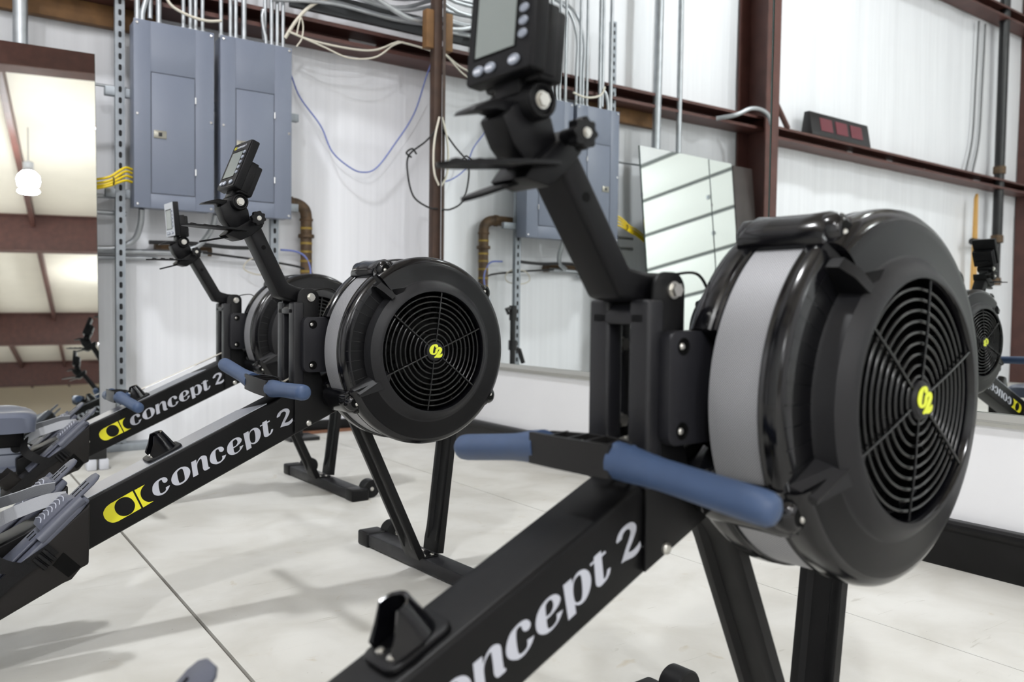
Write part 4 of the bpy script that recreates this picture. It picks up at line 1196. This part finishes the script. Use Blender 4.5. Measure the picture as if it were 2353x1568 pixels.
    bd = P('monitor_body', 'monitor_body_' + tag_v, lambda bm: box(bm, -0.0320, -0.0130, -0.0510, 0.0510, 0.0200, 0.1340, 0.003, 3), m_armm, mo)
    P('monitor_face', 'monitor_face_' + tag_v, lambda bm: prism(bm, rrect(-0.0500, 0.0500, 0.0210, 0.1330, 0.003), -0.0330, -0.0315, 'x', 0.0006, 1), bez, mo)
    def scr_frame(bm):
        box(bm, -0.0334, -0.0329, -0.0275, 0.0395, 0.0440, 0.1120, 0)
    P('screen_recess', 'screen_recess', scr_frame, m_inner, mo)
    P('screen', 'screen', lambda bm: box(bm, -0.0338, -0.0333, -0.0250, 0.0365, 0.0462, 0.1085), m_lcd, mo)['label'] = 'grey blank display'
    def oval(bm, cy, cz, ry, rz, x0, x1):
        prism(bm, [(cy + ry * cos(2 * pi * k / 18), cz + rz * sin(2 * pi * k / 18)) for k in range(18)], x0, x1, 'x', 0.0006, 1)
    for k in range(5):
        P('button', 'button_side%d' % k, lambda bm, k=k: oval(bm, -0.0375, 0.0545 + 0.0122 * k, 0.0062, 0.0042, -0.0352, -0.0328), m_button, mo)
    for k, cy in enumerate((0.0290, 0.0100, -0.0270)):
        b = P('button', 'button_low%d' % k, lambda bm, cy=cy: oval(bm, cy, 0.0318, 0.0082, 0.0052, -0.0355, -0.0328), m_button, mo)
        P('button_print', 'button_print%d' % k, lambda bm, cy=cy: [box(bm, -0.0360, -0.0355, cy + 0.0048 - 0.0026 * j - 0.0017, cy + 0.0048 - 0.0026 * j, 0.0302, 0.0330) for j in range(4)], m_buttonp, b) if False else put('button_print', M('button_print%d' % k, lambda bm, cy=cy: [box(bm, -0.0359, -0.0354, cy + 0.0052 - 0.0026 * j - 0.0017, cy + 0.0052 - 0.0026 * j, 0.0300, 0.0330) for j in range(4)], m_buttonp), mo)
    if not silver_monitor:
        if 'mon_logo' not in CACHE:
            k1 = 1 / 6.2
            CACHE['mon_logo'] = flat_shapes('mon_logo', [c for v in LOGO.values() for c in v], m_yellow, 0.0001, lambda u, v, d: Vector((-0.0333 + d, 0.036 - (u + 238) * 0.00016, 0.1262 + (v + 20) * 0.00016)))
            CACHE['mon_text'] = flat_shapes('mon_text', [c for v in GLYPHS.values() for c in v], m_decal, 0.0001, lambda u, v, d: Vector((-0.0333 + d, 0.036 - (u + 238) * 0.00016, 0.1262 + (v + 20) * 0.00016)))
        put('monitor_logo', CACHE['mon_logo'], mo)
        put('monitor_lettering', CACHE['mon_text'], mo)
    def backbox(bm):
        box(bm, -0.0135, 0.0160, -0.0440, 0.0440, 0.0160, 0.0870, 0.004, 2)
        box(bm, -0.0135, 0.0050, -0.0460, 0.0460, 0.0200, 0.0900, 0.003, 2)
        box(bm, 0.0155, 0.0200, -0.0300, 0.0300, 0.036, 0.046, 0.0015)
    P('battery_box', 'battery_box', backbox, m_armm, mo)
    P('monitor_stem', 'monitor_stem', lambda bm: box(bm, -0.0200, 0.0060, -0.0200, 0.0200, 0.0040, 0.0240, 0.003), m_armm, mo)

    # handle ------------------------------------------------------------------------------
    hx, hz = hc
    bx, bz = hbend
    H = empty('handle', (hx, 0, hz))
    H.parent = R
    hk = 'h%.3f%.3f%.3f%.3f' % (bx, bz, hslope, handle_roll)
    def hp(y):      # centre line: straight in the middle, bent towards the ends
        t = max(0.0, abs(y) - 0.055) / 0.18
        return Vector((bx * t, y, bz * t + hslope * y))
    for s in (-1, 1):
        def grip(bm, s=s):
            ys = [0.056, 0.062, 0.075, 0.095, 0.115, 0.140, 0.170, 0.200, 0.220, 0.229, 0.2345, 0.2370, 0.2380]
            rr = [0.0195, 0.0195, 0.0190, 0.0172, 0.0162, 0.0162, 0.0165, 0.0168, 0.0168, 0.0160, 0.0132, 0.0090, 0.0020]
            tube(bm, [hp(s * y) for y in ys], 0, 22, True, rr)
            # pointed tongue of the rubber over the bracket
            p0 = hp(s * 0.060)
            for dz in (1,):
                tube(bm, [p0 + Vector((0.012, 0, 0.0)), p0 + Vector((0.024, -s * 0.006, 0.004)), p0 + Vector((0.034, -s * 0.016, 0.004))], 0, 12, True, [0.015, 0.011, 0.003])
        put('grip', M(hk + 'grip%d' % s, grip, m_grip, 50), H)
    def bracket(bm):
        # front bar (towards the seat), rear bar and cross ribs
        n = 12
        def bar(x_of, thick, hgt):
            rows = []
            for k in range(n + 1):
                y = -0.062 + 0.124 * k / n
                c = Vector((x_of(y), y, hslope * y))
                rows.append([bm.verts.new(c + Vector((dx, 0, dz))) for dx, dz in ((-thick, -hgt), (thick, -hgt), (thick, hgt), (-thick, hgt))])
            for a, b in zip(rows, rows[1:]):
                for i in range(4):
                    bm.faces.new((a[i], a[(i + 1) % 4], b[(i + 1) % 4], b[i]))
            bm.faces.new(rows[0][::-1]); bm.faces.new(rows[-1])
        bar(lambda y: -0.014 - 0.003 * cos(y * 25), 0.0028, 0.0175)
        bar(lambda y: 0.016 + 0.020 * cos(y / 0.062 * pi / 2), 0.0028, 0.0160)
        for y in (-0.052, -0.020, 0.008, 0.036):
            z = hslope * y
            prism(bm, [(-0.014, y - 0.004), (0.018 + 0.018 * cos(y / 0.062 * pi / 2), y + 0.010), (0.018 + 0.018 * cos(y / 0.062 * pi / 2), y + 0.013), (-0.014, y - 0.001)], z - 0.015, z + 0.0165, 'z')
        box(bm, -0.014, 0.030, -0.060, 0.060, -0.0130, -0.0100)
    put('bracket', M(hk + 'bracket', bracket, m_bracket), H)
    put('u_bolt', M(hk + 'ubolt', lambda bm: (tube(bm, smooth_path([(0.020, -0.012, 0.004), (0.045, -0.012, 0.004), (0.052, 0.0, 0.004), (0.045, 0.012, 0.004), (0.020, 0.012, 0.004)], 4), 0.0028, 8), hexbolt(bm, (0.018, -0.012, 0.004), (-1, 0, 0), 0.006, 0.008), hexbolt(bm, (0.018, 0.012, 0.004), (-1, 0, 0), 0.006, 0.008)), m_steel, 50), H)
    if handle_roll:
        H.rotation_euler = (0, handle_roll, 0)
    # chain from the handle into the post
    def chain(bm):
        p0 = Vector((hx + 0.05, 0, hz + 0.004)); p1 = Vector((-0.20, 0, 0.545))
        n = max(4, int((p1 - p0).length / 0.0127))
        d = (p1 - p0) / n
        for k in range(n):
            a = p0 + d * k
            for yy in (-0.004, 0.004) if k % 2 else (-0.0025, 0.0025):
                tube(bm, [a + Vector((0, yy, 0)), a + d * 1.15 + Vector((0, yy, 0))], 0.0022, 5)
    ch = put('chain', M(hk + 'chain%.2f' % hx, chain, m_steel, 60), R)

    # handle hook on the beam ------------------------------------------------------------------
    def hookbase(bm):
        prism(bm, rrect(-0.0360, 0.0400, -0.0270, 0.0270, 0.012), 0.0, 0.0070, 'z', 0.002, 2)
    hk_o = P('handle_hook', 'hook_base', hookbase, m_matte, None, (-0.545, 0, ztop(-0.545)), (0, -BETA, 0))
    def hookcup(bm):
        # open-fronted hood: two side walls and a rounded back, top edge rising towards the fan
        plan = [(-0.022, -0.0215), (-0.010, -0.0225), (0.004, -0.0230)] + [(0.010 + 0.0230 * cos(radians(a)), 0.0230 * sin(radians(a))) for a in range(-80, 81, 16)] + [(0.004, 0.0230), (-0.010, 0.0225), (-0.022, 0.0215)]
        rows = []
        for x, y in plan:
            t = max(0.0, min(1.0, (x + 0.022) / 0.026))
            top = 0.016 + 0.031 * (t * t * (3 - 2 * t))
            k = 1 - 0.26 * top / 0.048
            xi = x * 0.84 - 0.001
            rows.append([bm.verts.new(p) for p in ((x, y, 0.005), ((x - 0.003) * (1 + k) / 2, y * (1 + k) / 2, top * 0.6), ((x - 0.006) * k, y * k, top), ((xi - 0.006) * k, y * 0.84 * k, top - 0.001), ((xi - 0.003) * (1 + k) / 2, y * 0.84 * (1 + k) / 2, top * 0.55), (xi, y * 0.84, 0.006))])
        for a_, b_ in zip(rows, rows[1:]):
            for i in range(5):
                bm.faces.new((a_[i], a_[i + 1], b_[i + 1], b_[i]))
        bm.faces.new(rows[0]); bm.faces.new(rows[-1][::-1])
    P('hook_cup', 'hook_cup', hookcup, m_gloss, hk_o, None, None, 40)
    for y in (-0.010, 0.010):
        P('hook_screw', 'hook_screw%d' % (y > 0), lambda bm, y=y: dome(bm, (-0.022, y, 0.0070), (0, 0, 1), 0.0048), m_steel, hk_o)

    # foot stretchers ------------------------------------------------------------------------
    D = Vector((-0.729, 0, -0.684))
    Nn = Vector((-0.684, 0, 0.729))
    O = Vector((-0.714, 0, 0.309))
    for s in (-1, 1):
        ya, yb = (-0.142, -0.052) if s < 0 else (0.052, 0.142)
        yc = (ya + yb) / 2
        F = empty('foot_stretcher', (O.x, yc, O.z))
        F.parent = R
        def FP(name, key, fn, material, angle=32):
            kk = 'fs_' + key
            if kk not in CACHE:
                bm = B(); fn(bm)
                CACHE[kk] = finish(bm, kk, material, angle)
            return put(name, CACHE[kk], F)
        def L(u, y, h):       # down-slope, lateral, height over the plate
            return D * u + Vector((0, y, 0)) + Nn * h
        def slab(bm, outline, h0, h1, bevel=0.0):
            lo = [bm.verts.new(L(u, y, h0)) for u, y in outline]
            hi = [bm.verts.new(L(u, y, h1)) for u, y in outline]
            n = len(outline)
            fs = [bm.faces.new(lo), bm.faces.new(hi[::-1])]
            for i in range(n):
                fs.append(bm.faces.new((lo[i], hi[i], hi[(i + 1) % n], lo[(i + 1) % n])))
            if bevel:
                bmesh.ops.recalc_face_normals(bm, faces=fs)
                bev(bm, [e for e in {e for f in fs for e in f.edges} if e.calc_face_angle(0) > 0.6], bevel, 2)
        def sidebox(bm):
            x, z = -O.x, -O.z
            pl = [(-0.714, 0.309), (-0.717, 0.196), (-0.731, 0.190), (-0.746, 0.172), (-0.760, 0.168), (-0.93, 0.088), (-0.955, 0.096), (-0.955, 0.110)]
            prism(bm, [(a + x, b + z) for a, b in pl], -0.045, 0.045, 'y', 0.004, 3)
        FP('side_box', 'sidebox', sidebox, m_footside)
        FP('side_inset', 'inset%d' % s, lambda bm, s=s: prism(bm, [(-0.760 - O.x, 0.226 - O.z), (-0.778 - O.x, 0.205 - O.z), (-0.752 - O.x, 0.178 - O.z), (-0.731 - O.x, 0.194 - O.z)], *sorted((0.0452 * s, 0.0458 * s)), 'y'), m_inner)
        FP('foot_plate', 'footplate', lambda bm: slab(bm, [(-0.004, -0.036), (0.02, -0.046), (0.30, -0.046), (0.30, 0.046), (0.02, 0.046), (-0.004, 0.036)], 0.001, 0.013, 0.004), m_foot)
        FP('side_tube', 'sidetube%d' % s, lambda bm, s=s: tube(bm, [L(0.002, 0.036 * s, 0.016), L(0.10, 0.038 * s, 0.016)], 0.011, 12), m_foot, 50)
        FP('toe_tongue', 'tongue', lambda bm: slab(bm, [(-0.048, -0.011), (-0.042, -0.020), (-0.03, -0.0250), (0.14, -0.0270), (0.21, -0.034), (0.21, 0.034), (0.14, 0.0270), (-0.03, 0.0250), (-0.042, 0.020), (-0.048, 0.011)], 0.015, 0.021, 0.0025), m_foot)
        FP('tongue_slots', 'slots', lambda bm: [slab(bm, [(u - 0.008, y - 0.0022), (u + 0.008, y - 0.0022), (u + 0.008, y + 0.0022), (u - 0.008, y + 0.0022)], 0.0210, 0.0216) for u in (-0.018, 0.000, 0.104) for y in (-0.0110, 0.0110)], m_inner)
        def pad(bm):
            n = 10
            rows = []
            for k in range(n + 1):
                u = 0.012 + 0.075 * k / n
                w = 0.0340 * (0.80 + 0.20 * sin(pi * min(1, (k + 2) / 8) / 2)) * (0.86 if k == 0 else 1)
                h = 0.033 if 0 < k < n else 0.029
                rows.append([bm.verts.new(L(u, y, hh)) for y, hh in ((-w, 0.022), (-w, h - 0.004), (-w * 0.7, h), (w * 0.7, h), (w, h - 0.004), (w, 0.022))])
            for a, b in zip(rows, rows[1:]):
                for i in range(5):
                    bm.faces.new((a[i], a[i + 1], b[i + 1], b[i]))
            bm.faces.new(rows[0]); bm.faces.new(rows[-1][::-1])
        FP('ribbed_pad', 'pad', pad, m_foot)
        FP('pad_rib', 'ribs', lambda bm: [tube(bm, smooth_path([L(0.026 + 0.0085 * k, -0.023, 0.0333), L(0.0215 + 0.0085 * k, -0.008, 0.0336), L(0.0215 + 0.0085 * k, 0.008, 0.0336), L(0.026 + 0.0085 * k, 0.023, 0.0333)], 3), 0.0011, 5) for k in range(7)], m_rib, 60)
        # strap over the foot and its buckle
        def strapf(bm, s=s):
            pts = [L(0.018, -0.040 * s, 0.016), L(0.045, -0.042 * s, 0.038), L(0.075, -0.042 * s, 0.054), L(0.115, -0.032 * s, 0.074), L(0.150, -0.008 * s, 0.086)]
            ribbon(bm, smooth_path(pts, 4), (0, -0.45 * s, 0.9), 0.026, 0.0022)
        FP('foot_strap', 'strap%d' % s, strapf, m_strapg, 60)
        FP('outer_strap', 'ostrap%d' % s, lambda bm, s=s: ribbon(bm, smooth_path([L(0.150, -0.010 * s, 0.088), L(0.172, 0.026 * s, 0.072), L(0.168, 0.047 * s, 0.034), L(0.150, 0.0500 * s, 0.000)], 4), D, 0.026, 0.0026), m_strapb, 60)
        FP('heel_strap', 'heel%d' % s, lambda bm, s=s: ribbon(bm, smooth_path([L(0.095, 0.0475 * s, -0.010), L(0.14, 0.0490 * s, 0.000), L(0.19, 0.0490 * s, 0.006), L(0.28, 0.0475 * s, 0.006)], 4), Nn, 0.024, 0.003), m_strapb, 60)
        FP('buckle', 'buckle%d' % s, lambda bm, s=s: [tube(bm, [L(0.108 + q * 0.010, 0.0495 * s, -0.026), L(0.108 + q * 0.010, 0.0525 * s, -0.012), L(0.108 + q * 0.010, 0.0495 * s, 0.002)], 0.0042, 8) for q in range(3)], m_matte, 50)
        def heel(bm):
            n = 14
            rows = []
            for k in range(n + 1):
                a = pi * k / n
                y = 0.040 * cos(a)
                u = 0.235 + 0.05 * sin(a)
                rows.append([bm.verts.new(L(u, y, 0.013)), bm.verts.new(L(u + 0.004, y * 1.05, 0.055)), bm.verts.new(L(u + 0.007, y * 1.1, 0.055)), bm.verts.new(L(u + 0.004, y * 1.06, 0.013))])
            for a_, b_ in zip(rows, rows[1:]):
                for i in range(3):
                    bm.faces.new((a_[i], a_[i + 1], b_[i + 1], b_[i]))
        FP('heel_cup', 'heelcup', heel, m_footside, 60)

    # monorail, seat, rear leg ----------------------------------------------------------------------
    P('monorail', 'monorail', lambda bm: (prism(bm, [(-0.022, 0.165), (0.022, 0.165), (0.022, 0.175), (0.008, 0.180), (0.008, 0.215), (0.022, 0.222), (0.022, 0.240), (-0.022, 0.240), (-0.022, 0.222), (-0.008, 0.215), (-0.008, 0.180), (-0.022, 0.175)], -2.02, -0.86, 'x')), m_rail)
    P('rear_leg', 'rear_leg', lambda bm: (tube(bm, [(-1.96, 0, 0.17), (-1.98, 0, 0.02)], 0.02, 12), box(bm, -2.005, -1.955, -0.16, 0.16, 0.0, 0.03, 0.006)), m_frame)
    st_ = empty('seat', (-0.97, 0, 0.24))
    st_.parent = R
    def pad_(bm):
        n, mrows = 16, 12
        rows = []
        for i in range(n + 1):
            y = -0.145 + 0.29 * i / n
            row = []
            for j in range(mrows + 1):
                x = -0.115 + 0.235 * j / mrows
                ex = max(0, abs(x) / 0.12) ** 5; ey = (abs(y) / 0.145) ** 6
                dip = 0.012 * (cos(pi * abs(abs(y) - 0.07) / 0.07) * 0.5 + 0.5) * (1 - ex)
                row.append(bm.verts.new((x * (1 - 0.10 * ey), y * (1 - 0.12 * ex), 0.128 - 0.020 * min(1, ex) - 0.022 * min(1, ey) - dip)))
            rows.append(row)
        for a, b in zip(rows, rows[1:]):
            for j in range(mrows):
                bm.faces.new((a[j], a[j + 1], b[j + 1], b[j]))
        rim = [rows[0][j] for j in range(mrows + 1)] + [rows[i][mrows] for i in range(1, n + 1)] + [rows[n][j] for j in range(mrows - 1, -1, -1)] + [rows[i][0] for i in range(n - 1, 0, -1)]
        low = [bm.verts.new((v.co.x * 0.98, v.co.y * 0.99, 0.058)) for v in rim]
        for i in range(len(rim)):
            bm.faces.new((rim[i], rim[(i + 1) % len(rim)], low[(i + 1) % len(rim)], low[i]))
        bm.faces.new(low[::-1])
    P('seat_pad', 'seat_pad', pad_, m_seat, st_, None, None, 45)
    P('seat_carriage', 'seat_carriage', lambda bm: (box(bm, -0.09, 0.09, -0.05, 0.05, 0.004, 0.056, 0.006), [cyl(bm, (x, -0.034, -0.002), (x, -0.024, -0.002), 0.014, 14) for x in (-0.07, 0.07)]), m_matte, st_)
    return R

build_rower('nearest rower, blue handle before its large fan, monitor cut by the top edge', (0.9103, 0.7270, 0), radians(4.228), 0.0, 4.5, (-0.330, 0.525), (0.016, -0.024), -0.012, steel_strip=False)
build_rower('middle rower, whole fan in view, blue handle resting at its post', (0.9588, 1.9094, 0), radians(3.558), -0.142, 22.0, (-0.327, 0.503), (-0.004, 0.018), 0.070)
build_rower('farthest rower with silver monitor, its handle hung on the beam hook and chain drawn out', (1.1329, 3.0306, 0), radians(1.810), -0.079, -4.6, (-0.612, 0.383), (0.020, -0.020), 0.0, silver_monitor=True)
